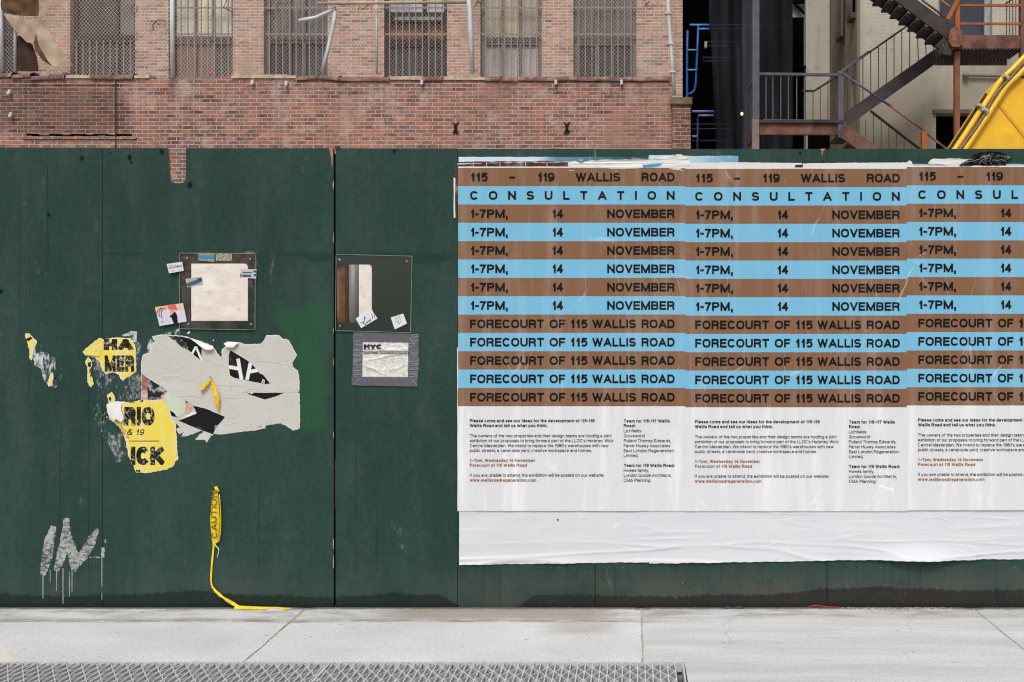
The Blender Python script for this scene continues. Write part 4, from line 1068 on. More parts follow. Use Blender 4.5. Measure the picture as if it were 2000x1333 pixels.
b = MB(); b.pbox(1866, 1875, -60, 57, YF - .03, YF + .05); b.build('orange_post', fe_o, esc)
for y, th in ((11, .036), (47, .036)): bar('orange_rail', fe_o, (1875, y), (1998, y), YF, th, .036)
bar('orange_brace', fe_o, (1851, 38), (1878, -14), YF - .06, .065, .03)
bar('orange_rail', fe_o, (1780, -40), (1855, 13), YF - .03, .03, .03); bar('orange_rail', fe_r, (1800, 0), (1846, 34), YF - .04, .026, .03)
b = MB(); b.pbox(1994, 2003, -60, 700, YF - .02, YF + .1); b.build('end_post', fe_r, esc)
for px in (1966, 1972, 1978, 1984, 1990): bar('baluster', fe_d, (px, -10 if px > 1970 else 4), (px, 69), YR + .9, .012, .012)
bar('rear_rail', fe_d, (1964, 8), (1990, -10), YR + .9, .03, .03)

# yellow excavator boom ---------------------------------------------------
YE = 4.0
yel = plain('yellow_machine_paint', C(244, 190, 42), .42, .4, var=.07, scale=5, bump=.05, grime=C(214, 162, 52))
yel2 = plain('yellow_pipe_paint', C(246, 196, 50), .35, .5, var=.06, scale=6, bump=.05)
exc = empty('excavator_boom', (gx(2050, YE), YE + .3, 0), 'yellow excavator boom with hydraulic lines rising behind the hoarding', 'excavator')
edge = [(1700, 560), (1790, 400), (1868, 291), (1905, 235), (1936, 188), (1955, 160), (1978, 138), (2004, 112), (2050, 74), (2120, 40), (2220, 30)]
out = [(gx(x, YE), gz(y, YE)) for x, y in edge] + [(gx(2600, YE), gz(60, YE)), (gx(2600, YE), gz(330, YE)), (gx(2250, YE), gz(330, YE)), (gx(2080, YE), gz(470, YE)), (gx(1960, YE), gz(640, YE))]
b = MB(); b.prism(out, YE, YE + .5); b.build('boom', yel, exc)
def along(off, a=0, c=None):
    pts = [Vector((gx(x, YE), 0, gz(y, YE))) for x, y in edge][a:c]; o = []
    for i, p in enumerate(pts):
        d = (pts[min(i + 1, len(pts) - 1)] - pts[max(i - 1, 0)]).normalized(); nrm = Vector((-d.z, 0, d.x))
        o.append(p + nrm * off)
    return o
def smooth_pts(p, y):
    q = []
    for i in range(len(p) - 1):
        for t in (0, .34, .67):
            p0, p1, p2, p3 = p[max(i - 1, 0)], p[i], p[i + 1], p[min(i + 2, len(p) - 1)]
            v = .5 * ((2 * p1) + (p2 - p0) * t + (2 * p0 - 5 * p1 + 4 * p2 - p3) * t * t + (3 * p1 - p0 - 3 * p2 + p3) * t ** 3)
            q.append(Vector((v.x, y, v.z)))
    q.append(Vector((p[-1].x, y, p[-1].z))); return q
for off, r in ((.012, .024), (-.062, .026)):
    b = MB(); b.tube(smooth_pts(along(off), YE - .035), r, 12); b.build('hydraulic_pipe', yel2, exc, smooth=True)
b = MB(); p = smooth_pts(along(-.024), YE - .062); b.tube([q + Vector((math.sin(i * .9) * .012, 0, 0)) for i, q in enumerate(p)], .010, 8); b.build('hose', plain('grey_hose', C(120, 112, 106), .5, .4), exc, smooth=True)
b = MB(); b.tube(smooth_pts(along(.045, 0, 5), YE + .02), .013, 8); b.build('hose', plain('black_hose', C(36, 34, 34), .5, .4), exc, smooth=True)
clampm = plain('zinc_clamp', C(190, 188, 176), .35, .5, .6)
for (px, py), s in (((1922, 217), 1), ((1911, 208), .7), ((1962, 152), .8)):
    b = MB(); c = at(px, py, YE - .03); d = Vector((.55, 0, .83)); nrm = Vector((-.83, 0, .55))
    b.bar(c - nrm * .035 * s, c + nrm * .035 * s, .085, .04 * s); b.bar(c - nrm * .02 * s + Vector((0, -.05, 0)), c + nrm * .02 * s + Vector((0, -.05, 0)), .02, .02)
    b.build('clamp', clampm, exc)
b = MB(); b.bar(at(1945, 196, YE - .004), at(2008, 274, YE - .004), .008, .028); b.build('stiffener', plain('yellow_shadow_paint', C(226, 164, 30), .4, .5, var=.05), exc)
b = MB(); b.bar(at(1990, 150, YE - .006), at(2040, 154, YE - .006), .01, .012); b.build('cable', iron, exc)

# things just behind the ports --------------------------------------------
b = MB(); b.tube([at(690.5, 760, 1.2), at(690.5, 300, 1.2) - Vector((0, 0, .5))], .034, 16)
tag(b.build('steel_standpipe', plain('grey_steel_pipe', C(138, 136, 134), .5, .4, .1, var=.08), smooth=True), 'grey steel pipe standing behind the right view port', 'pipe')

# ------------------------------------------------------------------ paper on the hoarding
from mathutils.geometry import tessellate_polygon
def Zm(lst, ox, oy, k): return [(ox + a / k, oy + c / k) for a, c in lst]
def jag(pts, amp, step=5.0, seed=1):
    """tear an outline: more points, each nudged"""
    r = random.Random(seed); o = []
    for i in range(len(pts)):
        a, c = pts[i], pts[(i + 1) % len(pts)]
        L = math.hypot(c[0] - a[0], c[1] - a[1]); n = max(1, int(L / step))
        for j in range(n):
            t = j / n; k = amp * (1 if j else .4)
            o.append((a[0] + (c[0] - a[0]) * t + r.uniform(-k, k), a[1] + (c[1] - a[1]) * t + r.uniform(-k, k)))
    return o
def grow(pts, d):
    ar = sum(pts[i][0] * pts[(i + 1) % len(pts)][1] - pts[(i + 1) % len(pts)][0] * pts[i][1] for i in range(len(pts)))
    sg = 1 if ar > 0 else -1; o = []
    for i in range(len(pts)):
        a, c = pts[i - 1], pts[(i + 1) % len(pts)]
        dx, dy = c[0] - a[0], c[1] - a[1]; l = math.hypot(dx, dy) or 1
        o.append((pts[i][0] + sg * dy / l * d, pts[i][1] - sg * dx / l * d))
    return o
def patch(mb, pts, y, m=0, thick=.0004, yf=None):
    """a flat torn piece of paper with its thin edge"""
    Y = (lambda a, c: y) if yf is None else yf
    vs = [Vector((gx(a), gz(c), 0)) for a, c in pts]
    for t in tessellate_polygon([vs]):
        q = [(vs[i].x, Y(*pts[i]), vs[i].y) for i in t]
        A = Vector(q[1]) - Vector(q[0]); B = Vector(q[2]) - Vector(q[0])
        if A.cross(B).y > 0: q.reverse()
        mb.face(q, m)
    n = len(pts)
    for i in range(n):
        a, c = pts[i], pts[(i + 1) % n]
        mb.face([(gx(a[0]), Y(*a), gz(a[1])), (gx(c[0]), Y(*c), gz(c[1])), (gx(c[0]), Y(*c) + thick, gz(c[1])), (gx(a[0]), Y(*a) + thick, gz(a[1]))], m)
def fine(pts, y, mb, m=0, yf=None, cuts=2):
    """a curled scrap: triangulated, cut finer, each point lifted by yf(px, py)"""
    vs = [Vector((a, c, 0)) for a, c in pts]
    tris = [[pts[i] for i in t] for t in tessellate_polygon([vs])]
    for _ in range(cuts):
        o = []
        for a, c, d in tris:
            ab = ((a[0] + c[0]) / 2, (a[1] + c[1]) / 2); bc = ((c[0] + d[0]) / 2, (c[1] + d[1]) / 2); ca = ((a[0] + d[0]) / 2, (a[1] + d[1]) / 2)
            o += [[a, ab, ca], [ab, c, bc], [ca, bc, d], [ab, bc, ca]]
        tris = o
    for t in tris:
        q = [(gx(a), yf(a, c), gz(c)) for a, c in t]
        A = Vector(q[1]) - Vector(q[0]); B = Vector(q[2]) - Vector(q[0])
        if A.cross(B).y > 0: q.reverse()
        mb.face(q, m)

# blank white sheets pasted first, wrinkled and lifting at the foot -----------
def ridge(x, z, fx, fz, seed):
    v = mn.noise((x * fx, seed, z * fz)); return max(0.0, 1 - abs(v) * 5.5) ** 2
def sheet_disp(x, z, foot):
    k = max(0, min(1, (foot + .17 - z) / .15)); loc = .35 + .65 * max(0, mn.noise((x * 1.6, 5, 3)) + .35)
    d = .011 * k * loc * ridge(x + .1 * mn.noise((z * 4, 0, x)), z, 1.5, 17, 2.5) + .005 * ridge(x, z, 2.4, 26, 8.5) * max(0, mn.noise((x * 2.4, z * 3, 4)) + .2)
    return d + .0009 * mn.noise((x * 5, 3, z * 9))
def blank(px0, px1, foot, yb, lift, label, top=985):
    b = MB()
    def fn(u, v):
        px = px0 + (px1 - px0) * u; f = foot(px); py = f + (top - f) * v
        if 0 < u < 1 and v == 0: py += .35 * math.sin(px * .31) + .3 * math.sin(px * .087)
        x, z = gx(px), gz(py)
        return (x, yb - .0004 - sheet_disp(x, z, gz(f)) - lift(px, (f - py)), z)
    b.grid(max(8, int((px1 - px0) / 4)), 46, fn)
    return tag(b.build('blank_poster', M['white_sheet'], smooth=True), label, 'poster')
def foot_a(px): return 1103.5 - 5.5 * (px - 897) / 371
def foot_b(px): return 1100.5 - 6 * max(0, min(1, (px - 1268) / 420)) - (1 if px > 1585 else 0)
blank(897, 1282, foot_a, -.0008, lambda px, h: .003 * max(0, 1 - h / 26) * (.5 + .5 * math.sin(px * .03)), 'blank wrinkled white sheet below the left consultation poster')
blank(1268, 1905, foot_b, -.0034, lambda px, h: (.045 * math.exp(-((px - 1800) / 62) ** 2) * max(0, 1 - h / 34) ** 1.6 + .0025 * max(0, 1 - h / 20)), 'blank white sheet whose lower edge bulges away from the hoarding')
blank(1899, 2300, lambda px: 1092.5, -.0016, lambda px, h: .002 * max(0, 1 - h / 22), 'blank white sheet at the right end of the pasted row')

# consultation posters --------------------------------------------------------
def pdisp(x, z):
    return (.0017 * mn.noise((x * 13 + .8 * mn.noise((0, 2, z * 3)), 1, z * 1.6)) + .0007 * mn.noise((x * 34, 6, z * 3.2)) * (1 + mn.noise((x * 3, 7, z * 2)))
            + .0009 * ridge(x + .05 * mn.noise((z * 3, 1, 2)), z, 6.5, .9, 11.5) * max(0, mn.noise((x * 2.1, 8, z * 1.7)) + .15))
BODY = [("Please come and see our ideas for the development of 115-119", 918, 1161.2, 821.9, 1, 0), ("Wallis Road and tell us what you think.", 918, 1070, 831.3, 1, 0),
 ("The owners of the two properties and their design teams are holding a joint", 918, 1194.3, 851.2, 0, 0), ("exhibition of our proposals to bring forward part of the LLDC's Hackney Wick", 918, 1198, 860.7, 0, 0),
 ("Central Masterplan. We intend to replace the 1980's warehouses with new", 918, 1188.5, 870.4, 0, 0), ("public streets, a canal-side yard, creative workspace and homes.", 918, 1155.6, 879.8, 0, 0),
 ("1–7pm, Wednesday 14 November", 918, 1045, 899.2, 1, 1), ("Forecourt of 115 Wallis Road", 918, 1029.5, 908.6, 1, 1),
 ("If you are unable to attend, the exhibition will be posted on our website:", 918, 1179.8, 928, 0, 0), ("www.wallisroadregeneration.com", 918, 1047.7, 937.7, 1, 1)]
TEAM = [("Team for 115-117 Wallis", 1307.9, 822.4, 1), ("Road:", 1240.8, 831.6, 1), ("Lichfields", 1252.5, 841.5, 0), ("Groveworld", 1259, 851.2, 0), ("Pollard Thomas Edwards,", 1310.4, 860.9, 0),
 ("Farrer Huxley Associates", 1309, 870.6, 0), ("East London Regeneration", 1315.5, 880.3, 0), ("Limited,", 1246.4, 889.7, 0), ("Team for 119 Wallis Road:", 1317.3, 909.1, 1),
 ("Howes family,", 1267.6, 918.6, 0), ("Lyndon Goode Architects,", 1311.4, 928.3, 0), ("CMA Planning", 1270, 938, 0)]
ROW = 35.78; Y0P = 328.6
def poster(px0, px1, dx, dy, yb, label, skew=0.0, foot=998.0):
    root = empty('consultation_poster', (gx((px0 + px1) / 2), yb, gz(foot + dy)), label, 'poster', 'consultation posters pasted in a row')
    rows = [Y0P - 2.4, Y0P]
    for i in range(13): rows += [Y0P + ROW * (i + 1 / 3), Y0P + ROW * (i + 2 / 3), Y0P + ROW * (i + 1)]
    while rows[-1] < foot - 12: rows.append(rows[-1] + 11.5)
    rows[-1] = foot
    rows = [r + dy for r in rows[::-1]]; nr = len(rows)
    nu = 74; yf = lambda x, z: yb - pdisp(x, z)
    def fn(u, v):
        py = rows[round(v * (nr - 1))]; px = px0 + (px1 - px0) * u
        if u in (0, 1): px += .9 * mn.noise((py * .02, px0, 2)) + skew * (py - 600) / 400
        if v == 1: py += .5 * mn.noise((px * .05, 1, 1))
        x, z = gx(px), gz(py); e = 0
        if v == 0: e = .0022 * max(0, mn.noise((px * .06, 4, yb * 99)) + .1)
        return (x, yf(x, z) - e, z)
    def mat_of(i, j):
        r = nr - 2 - j        # row counted from the top
        if r == 0: return 0
        k = (r - 1) // 3
        return (1 if k % 2 == 0 else 2) if k < 13 else 0
    b = MB(); b.grid(nu, nr - 1, fn, mat_of)
    b.build('sheet', [M['p_white'], M['p_brown'], M['p_blue']], root, smooth=True)
    tf = lambda x, z: yf(x, z) - .0014
    W = .222
    def words(mb, r, lst):
        base = Y0P + ROW * r + 26.6 + dy
        for s, a, c in lst: lay(mb, text_polys(s, a + dx, c + dx, base, 17.0, W), tf)
    b = MB(); words(b, 0, [("115", 918.6, 953), ("–", 994.5, 1006.5), ("119", 1049.8, 1083.5), ("WALLIS", 1124.5, 1211), ("ROAD", 1253, 1317.5)]); b.build('address_lettering', M['p_black'], root)
    b = MB(); ws = [glyph(ch, W)[1] * 17 for ch in "CONSULTATION"]; gap = (1317.5 - 918.6 - sum(ws)) / 11; x = 918.6
    for ch, w in zip("CONSULTATION", ws): words(b, 1, [(ch, x, x + w)]); x += w + gap
    b.build('heading_lettering', M['p_black'], root)
    for r in range(2, 8):
        b = MB(); words(b, r, [("1-7PM,", 918.6, 992), ("14", 1078, 1100), ("NOVEMBER", 1186, 1317.5)]); b.build('date_lettering', M['p_black'], root)
    for r in range(8, 13):
        b = MB(); words(b, r, [("FORECOURT", 918.6, 1062.6), ("OF", 1073.6, 1104), ("115", 1113.6, 1147.6), ("WALLIS", 1157, 1242), ("ROAD", 1253, 1317.5)]); b.build('venue_lettering', M['p_black'], root)
    for nm, mt, pick in (('body_lettering', M['p_black'], 0), ('highlight_lettering', M['p_rust'], 1)):
        b = MB()
        for s, a, c, y, bold, hl in BODY:
            if hl == pick: lay(b, text_polys(s, a + dx, c + dx, y + 3.1 + dy, 6.2, .22 if bold else .15, track=.13), tf)
        b.build(nm, mt, root)
    b = MB()
    for s, c, y, bold in TEAM: lay(b, text_polys(s, 1218.3 + dx, c + dx, y + 3.1 + dy, 6.2, .22 if bold else .15, track=.13), tf)
    b.build('team_lettering', M['p_black'], root)
    return root
poster(895, 1339, 0, 0, -.0075, 'leftmost brown and blue striped consultation poster, next to the bare green panel')
poster(1338.5, 1771, 439, 2, -.0088, 'middle striped consultation poster, whole and between two others', foot=996.5)
poster(1770, 2214, 874, -1.5, -.0103, 'striped consultation poster cut off by the right edge of the photo')

# remains of older posters round their edges --------------------------------------
n = NT('faded_blue_print')
tx = n.step(n.X, gx(1040), gx(1090)); tx2 = n.step(n.X, gx(1440), gx(1350)); 
cc = n.mix(tx, C(196, 212, 226), n.mix(n.step(n.X, gx(1090), gx(1240)), C(92, 132, 152), C(40, 78, 90)))
cc = n.mix(n.step(n.X, gx(1264), gx(1270)), cc, n.mix(n.step(n.X, gx(1310), gx(1435)), C(190, 210, 220), C(104, 160, 188)))
cc = n.mix(n.step(n.X, gx(1700), gx(1760)), cc, C(150, 188, 204))
cc = n.mix(n.m('MULTIPLY', n.step(n.noise(26, 5, .7), .55, .68), .6), cc, C(214, 216, 216))
fblue = n.done(cc, .6, .2, height=n.noise(20, 4), strength=.2)
torn_white = mk_paper('torn_white_paper', C(214, 214, 212), .3, .6, 5.0, bump=.7)
maroon = plain('maroon_print', C(74, 42, 38), .7, .2, var=.3, scale=30, grime=C(150, 132, 124))
b = MB(); patch(b, jag([(896, 307), (1266, 307), (1268, 303.5), (1322, 303), (1324, 305), (1442, 305), (1441, 334), (896, 334)], .5, 14, 3), -.0012)
tag(b.build('old_poster', fblue), 'strip of an older faded blue poster along the top of the left striped poster', 'poster')
b = MB(); patch(b, jag([(1774, 321), (2214, 321), (2214, 336), (1774, 336)], .4, 14, 4), -.0016)
tag(b.build('old_poster', fblue), 'thin pale blue strip of older poster along the top of the right striped poster', 'poster')
b = MB(); patch(b, jag([(893, 320), (896, 316.5), (1010, 315.5), (1112, 315), (1114, 334), (894, 340)], .7, 8, 5), -.0024)
o = tag(b.build('poster_scrap', maroon), 'dark maroon strip of torn poster above the left striped poster', 'paper scrap')
b = MB()
for px in (924, 950, 976, 1026, 1068): patch(b, [(px, 317), (px + .9, 317), (px + 1.2, 329), (px + .3, 329)], -.0031)
patch(b, jag([(893, 320), (1110, 316), (1111, 317.4), (960, 319), (894, 322)], .5, 7, 2), -.0031)
b.build('white_crease', torn_white, o)
b = MB(); patch(b, jag([(889, 330), (898, 326), (899, 396), (891, 396), (888, 372)], .8, 6, 6), -.0020)
tag(b.build('poster_scrap', maroon), 'narrow dark maroon scrap at the upper left edge of the striped posters', 'paper scrap')
b = MB(); patch(b, jag([(886, 347), (889.5, 349), (889, 380), (889.5, 426), (886, 426), (886.5, 380)], .4, 8, 7), -.0025)
tag(b.build('poster_scrap', torn_white), 'thin white sliver of paper left of the maroon scrap', 'paper scrap')
def scrap(pts, y, label, lift=.006, seed=1, mat=torn_white, j=.9, name='poster_scrap', fr=.12):
    b = MB(); o = jag(pts, j, 6, seed)
    fine(o, y, b, 0, lambda a, c: y - lift * max(0, .35 + mn.noise((a * fr, c * fr, seed))), 2)
    return tag(b.build(name, mat, smooth=False), label, 'paper scrap')
w1 = scrap([(1110, 317), (1124, 315), (1135, 320), (1150, 314.5), (1170, 313.5), (1240, 311), (1262, 312), (1290, 311), (1302, 305), (1330, 302), (1336, 306), (1348, 312), (1347, 334), (1112, 334)], -.0031, 'crumpled torn white paper with a cyan smear above the striped posters', .007, 11)
b = MB(); patch(b, jag([(1255, 323), (1268, 322), (1294, 320), (1289, 324), (1272, 327), (1256, 328)], .5, 5, 3), -.0115); b.build('cyan_smear', plain('cyan_print', C(30, 160, 192), .6, .2, var=.2, scale=60), w1)
scrap([(1347, 318), (1420, 317), (1470, 318), (1566, 319), (1567, 322), (1553, 323), (1552, 334), (1346, 334)], -.0034, 'flat white torn strip above the left part of the middle striped poster', .001, 12, j=.4)
scrap([(1568, 320), (1640, 318.5), (1770, 318), (1776, 314), (1781, 317), (1783, 334), (1567, 334)], -.0040, 'flat white torn strip above the right part of the middle striped poster', .001, 13, j=.4)
scrap([(1812, 319), (1819, 311), (1860, 310), (1905, 312), (1900, 324), (1850, 325), (1836, 322), (1816, 322)], -.0030, 'white torn piece of paper left of the crumpled black plastic', .003, 14)
n = NT('black_plastic_film'); blackp = n.done(C(16, 16, 18), .22, .5, height=n.noise(60, 4), strength=.6, dist=.01)
b = MB(); o = jag([(1870, 325), (1888, 314), (1900, 303), (1915, 299), (1932, 297), (1950, 299), (1975, 303), (1970, 309), (1966, 318), (1964, 326), (1930, 323), (1915, 326)], 1.0, 6, 15)
fine(o, 0, b, 0, lambda a, c: -.004 - .022 * max(0, .3 + mn.noise((a * .09, c * .14, 2.2))) , 3)
bp_ = tag(b.build('plastic_scrap', blackp), 'crumpled scrap of shiny black plastic stuck to the top of the hoarding', 'plastic scrap')
b = MB()
for pts in ([(1880, 320), (1900, 315), (1914, 311), (1925, 304)], [(1912, 322), (1918, 313), (1928, 310), (1933, 301)], [(1930, 303), (1936, 309), (1932, 316), (1938, 322)], [(1945, 315), (1956, 312), (1966, 316)], [(1948, 302), (1958, 306), (1970, 305)], [(1920, 318), (1928, 321)]):
    b.tube([at(x, y, -.020) for x, y in pts], .0010, 4)
b.build('white_stretch_mark', plain('stretched_film', C(150, 150, 150), .5, .3), bp_)
scrap([(1087, 1015), (1090, 1013.5), (1092, 1016), (1090, 1018)], -.004, 'tiny brown leaf fragment on the blank white sheet', .001, 3, plain('brown_leaf', C(120, 60, 36), .8, .1), .3)
# peeled white edge of the left poster foot
b = MB(); patch(b, jag([(893.2, 680), (896.2, 678), (896.6, 998), (894, 999)], .3, 14, 9), -.0066); tag(b.build('poster_scrap', torn_white), 'white paper margin showing down the left edge of the striped posters', 'paper scrap')

# big torn grey poster --------------------------------------------------------------
greyp = mk_paper('grey_paper', C(194, 191, 184), .2, .5, 7.0, bump=.4, tint=C(222, 219, 212), horizontal=True, flecks=.22, fleck_c=C(120, 116, 108))
corew = plain('paper_core', C(222, 220, 214), .8, .1, var=.06)
inkb = mk_paper('black_print', C(22, 22, 24), .0, .25, 2.0, tint=C(130, 126, 122))
n = NT('scraped_photo_print'); a = n.noise((30, 1, 34), 6, .7)
photo = n.done(n.mix(n.step(a, .47, .62), C(24, 26, 30), C(168, 170, 178)), .5, .3)
g0 = empty('torn_poster', at(430, 862, -.002), 'large torn pale grey poster with black patches below the left view port', 'poster')
GO = [(95, 375), (112, 300), (190, 275), (187, 200), (245, 160), (215, 100), (300, 85), (400, 88), (520, 95), (640, 122), (760, 165), (860, 205), (880, 240), (940, 325), (968, 322), (970, 240), (1000, 215), (1040, 190), (1150, 165), (1200, 185), (1290, 190), (1390, 180), (1420, 150), (1450, 90), (1580, 90), (1620, 130), (1680, 140), (1720, 200), (1740, 250), (1770, 300), (1720, 380), (1725, 430), (1780, 470), (1795, 530), (1798, 690), (1775, 700), (1800, 720), (1803, 1090), (1735, 1110), (1670, 1065), (1600, 1030), (1420, 1060), (1330, 1085), (1430, 1072), (1430, 1090), (1310, 1110), (1200, 1120), (1070, 1140), (960, 1155), (880, 1145), (850, 1170), (740, 1112), (640, 1150), (530, 1180), (580, 1112), (500, 1150), (470, 1105), (520, 1080), (430, 1000), (330, 790), (97, 782)]
gp = jag(Zm(GO, 260, 640, 5.553), .75, 4, 21)
lft = lambda k, s: (lambda a, c: k - .0011 * max(0, mn.noise((a * .05, c * .11, s)) + .1))
b = MB(); patch(b, jag(grow(gp, 1.2), .45, 4, 77), -.0010); b.build('torn_edge', corew, g0)
b = MB(); patch(b, gp, -.0018); b.build('sheet', greyp, g0)
b = MB(); patch(b, jag(Zm([(670, 1215), (720, 1160), (790, 1120), (850, 1165), (830, 1200), (800, 1250), (780, 1220)], 260, 640, 5.553), .6, 4, 5), -.0012); b.build('loose_shred', greyp, g0)
P = lambda l: Zm(l, 260, 640, 5.553)
for nm, l, mt in (('black_patch', [(500, 93), (640, 125), (700, 160), (745, 195), (745, 320), (755, 372), (690, 322), (620, 262), (560, 215), (540, 150)], inkb),
                  ('black_patch', [(1055, 245), (1130, 290), (1250, 365), (1330, 440), (1340, 465), (1380, 500), (1410, 510), (1490, 608), (1440, 615), (1380, 604), (1230, 572), (1100, 548), (1050, 520), (1040, 410), (1035, 310)], inkb),
                  ('black_patch', [(1185, 703), (1400, 708), (1640, 708), (1540, 752), (1430, 782), (1330, 748), (1225, 718)], inkb),
                  ('scraped_patch ', [(382, 90), (505, 94), (545, 150), (600, 200), (590, 240), (530, 215), (470, 165)], photo),
                  ('scraped_patch', [(150, 540), (260, 610), (378, 685), (300, 748), (330, 788), (160, 786)], photo),
                  ('black_patch', [(650, 845), (790, 880), (1000, 970), (930, 1050), (895, 1100), (870, 1160), (740, 1112), (600, 1058), (490, 1010), (600, 962), (690, 925)], inkb)):
    b = MB(); patch(b, grow(jag(P(l), .35, 5, 3), .7), -.0023, thick=.0003); b.build('torn_edge', corew, g0)
    b = MB(); patch(b, jag(P(l), .35, 5, 3), -.0033 if nm[-1] == ' ' else -.0028, thick=.0003); b.build(nm.strip(), mt, g0)
for nm, l, mt in (('rust_patch', [(97, 505), (150, 540), (158, 680), (97, 676)], plain('rust_print', C(158, 104, 84), .6, .2, var=.3, scale=40)), ('pink_patch', [(97, 677), (157, 681), (160, 784), (97, 782)], plain('pink_print', C(186, 160, 164), .6, .2, var=.3, scale=50)),
                  ('pale_print', [(376, 690), (450, 730), (570, 800), (575, 850), (560, 930), (500, 970), (430, 960), (370, 860), (330, 790), (345, 740)], plain('pale_green_print', C(192, 200, 182), .6, .2, var=.06, scale=14)),
                  ('pink_patch', [(300, 748), (376, 690), (346, 740), (331, 788)], plain('rose_print', C(214, 158, 148), .6, .2, var=.12, scale=40)),
                  ('skin_print', [(575, 800), (610, 812), (658, 855), (630, 905), (585, 935), (562, 930), (578, 850)], plain('skin_print', C(196, 156, 136), .6, .2, var=.12, scale=40)),
                  ('dark_print', [(570, 798), (598, 806), (575, 830)], plain('dark_red_print', C(110, 50, 46), .6, .2)), ('dark_print', [(400, 900), (450, 930), (480, 975), (420, 960)], photo),
                  ('white_print', [(520, 1000), (600, 945), (655, 915), (690, 935), (640, 952), (560, 985)], corew),
                  ('blue_print', [(888, 1060), (918, 1060), (905, 1090), (884, 1112)], plain('sky_blue_print', C(96, 156, 200), .6, .2)), ('blue_print', [(690, 1075), (730, 1082), (760, 1100), (700, 1092)], plain('deep_blue_print', C(34, 84, 112), .6, .2))):
    b = MB(); patch(b, jag(P(l), .25, 5, 4), -.0034, thick=.0002); b.build(nm, mt, g0)
def strokes(mb, lst, w, y, k=None):
    for i, p in enumerate(lst):
        for q in stroke(p, w, False): mb.face([(gx(a), y - .00005 * i, gz(c)) for a, c in q[::-1]])
whitei = plain('white_ink', C(218, 218, 214), .6, .2, var=.06)
b = MB(); strokes(b, [P([(640, 290), (676, 222)]), P([(666, 218), (700, 218)]), P([(690, 222), (752, 370)])], 4.2, -.0040); b.build('lettering', whitei, g0)
b = MB(); strokes(b, [P([(1140, 338), (1178, 566)]), P([(1040, 428), (1150, 448)]), P([(1238, 568), (1275, 385)]), P([(1268, 480), (1355, 462)])], 7.0, -.0040)
strokes(b, [P([(1395, 604), (1412, 566), (1425, 575), (1420, 612)]), P([(1210, 706), (1240, 716), (1262, 707)]), P([(1275, 706), (1282, 716), (1292, 707), (1306, 714)])], 1.8, -.0040); b.build('lettering', whitei, g0)
def flap(parent, l, k, axis, lift, base=-.003, mt=corew, cuts=3):
    pts = jag(l, .3, 5, 8); b = MB()
    dmax = max(a * axis[0] + c * axis[1] for a, c in pts); dmin = min(a * axis[0] + c * axis[1] for a, c in pts)
    def yf(a, c):
        t = ((a * axis[0] + c * axis[1]) - dmin) / (dmax - dmin); return base - lift * math.sin(t * math.pi * .62) - .001 * mn.noise((a * .2, c * .2, 1))
    fine(pts, 0, b, 0, yf, cuts); return b.build('curled_flap', mt, parent, smooth=True)
flap(g0, P([(618, 118), (740, 158), (870, 203), (878, 236), (835, 243), (800, 243), (760, 215), (690, 160)]), 0, (-.4, 1), .020)
flap(g0, P([(988, 178), (1022, 154), (1152, 160), (1135, 180), (1100, 220), (1040, 216), (1010, 205), (1016, 190)]), 0, (.1, 1), .016)
b = MB()
for p in ([(310, 540), (430, 545), (540, 518)], [(490, 555), (560, 578), (690, 566)], [(920, 628), (1060, 632), (1220, 642)], [(1310, 370), (1420, 366), (1540, 384), (1660, 402), (1720, 434)], [(740, 600), (700, 606)], [(410, 765), (520, 740), (640, 742), (760, 765)], [(950, 742), (1020, 768), (1130, 768)], [(1000, 978), (1070, 990), (1150, 962)], [(1010, 1060), (1090, 1040), (1170, 1018)], [(1220, 676), (1300, 670), (1390, 672)], [(420, 688), (520, 696)], [(870, 408), (980, 412)], [(1200, 695), (1500, 697), (1760, 704)]):
    q = P(p); k = len(q); b.tube([at(a, c, -.0016) for a, c in q], [.0010] + [.0021] * (k - 2) + [.0010] if k > 2 else .0011, 6)
b.build('paste_wrinkle', greyp, g0, smooth=True)

# yellow torn posters -----------------------------------------------------------------
yp = mk_paper('yellow_paper', C(226, 204, 80), .5, .8, 4.0, bump=.7, tint=C(226, 220, 190), flecks=.6, fleck_c=C(226, 218, 168))
wb_ = mk_paper('worn_black_letters', C(22, 22, 21), .0, .3, 6.0, tint=C(200, 190, 150), flecks=.95, fleck_c=C(206, 202, 176))
def Q(l): return Zm(l, 40, 640, 4.444)
def yellow(name, outline, label, seed, group='torn scraps of a yellow poster', y=-.0022):
    root = empty(name, at(sum(a for a, c in outline) / len(outline), max(c for a, c in outline), y), label, 'poster', group)
    o = jag(outline, .9, 3.4, seed)
    b = MB(); patch(b, jag(grow(o, 1.4), .6, 3, seed + 50), y + .0010); b.build('torn_edge', corew, root)
    b = MB(); patch(b, o, y); b.build('sheet', yp, root); return root
y1 = yellow('torn_yellow_poster', Q([(548, 212), (600, 165), (690, 95), (720, 110), (800, 95), (950, 97), (990, 150), (996, 260), (1000, 380), (890, 455), (850, 400), (800, 382), (740, 400), (712, 350), (690, 290), (650, 255), (570, 240)]), 'torn yellow scrap with bold black letters, upper left of the grey poster', 31)
b = MB()
def squash(mb, s, x0, x1, base, cap, w, y, m=0, **k):
    polys = text_polys(s, x0, x1, base, cap, w, **k)
    for q, l in polys: mb.face([(gx(a), y - .00005 * l, gz(c)) for a, c in q], m)
squash(b, "HA", 203, 260, 684, 21.5, .36, -.0027, track=.06); squash(b, "MER", 205, 263, 726.5, 32, .31, -.0027, track=.06)
b.build('lettering', wb_, y1)
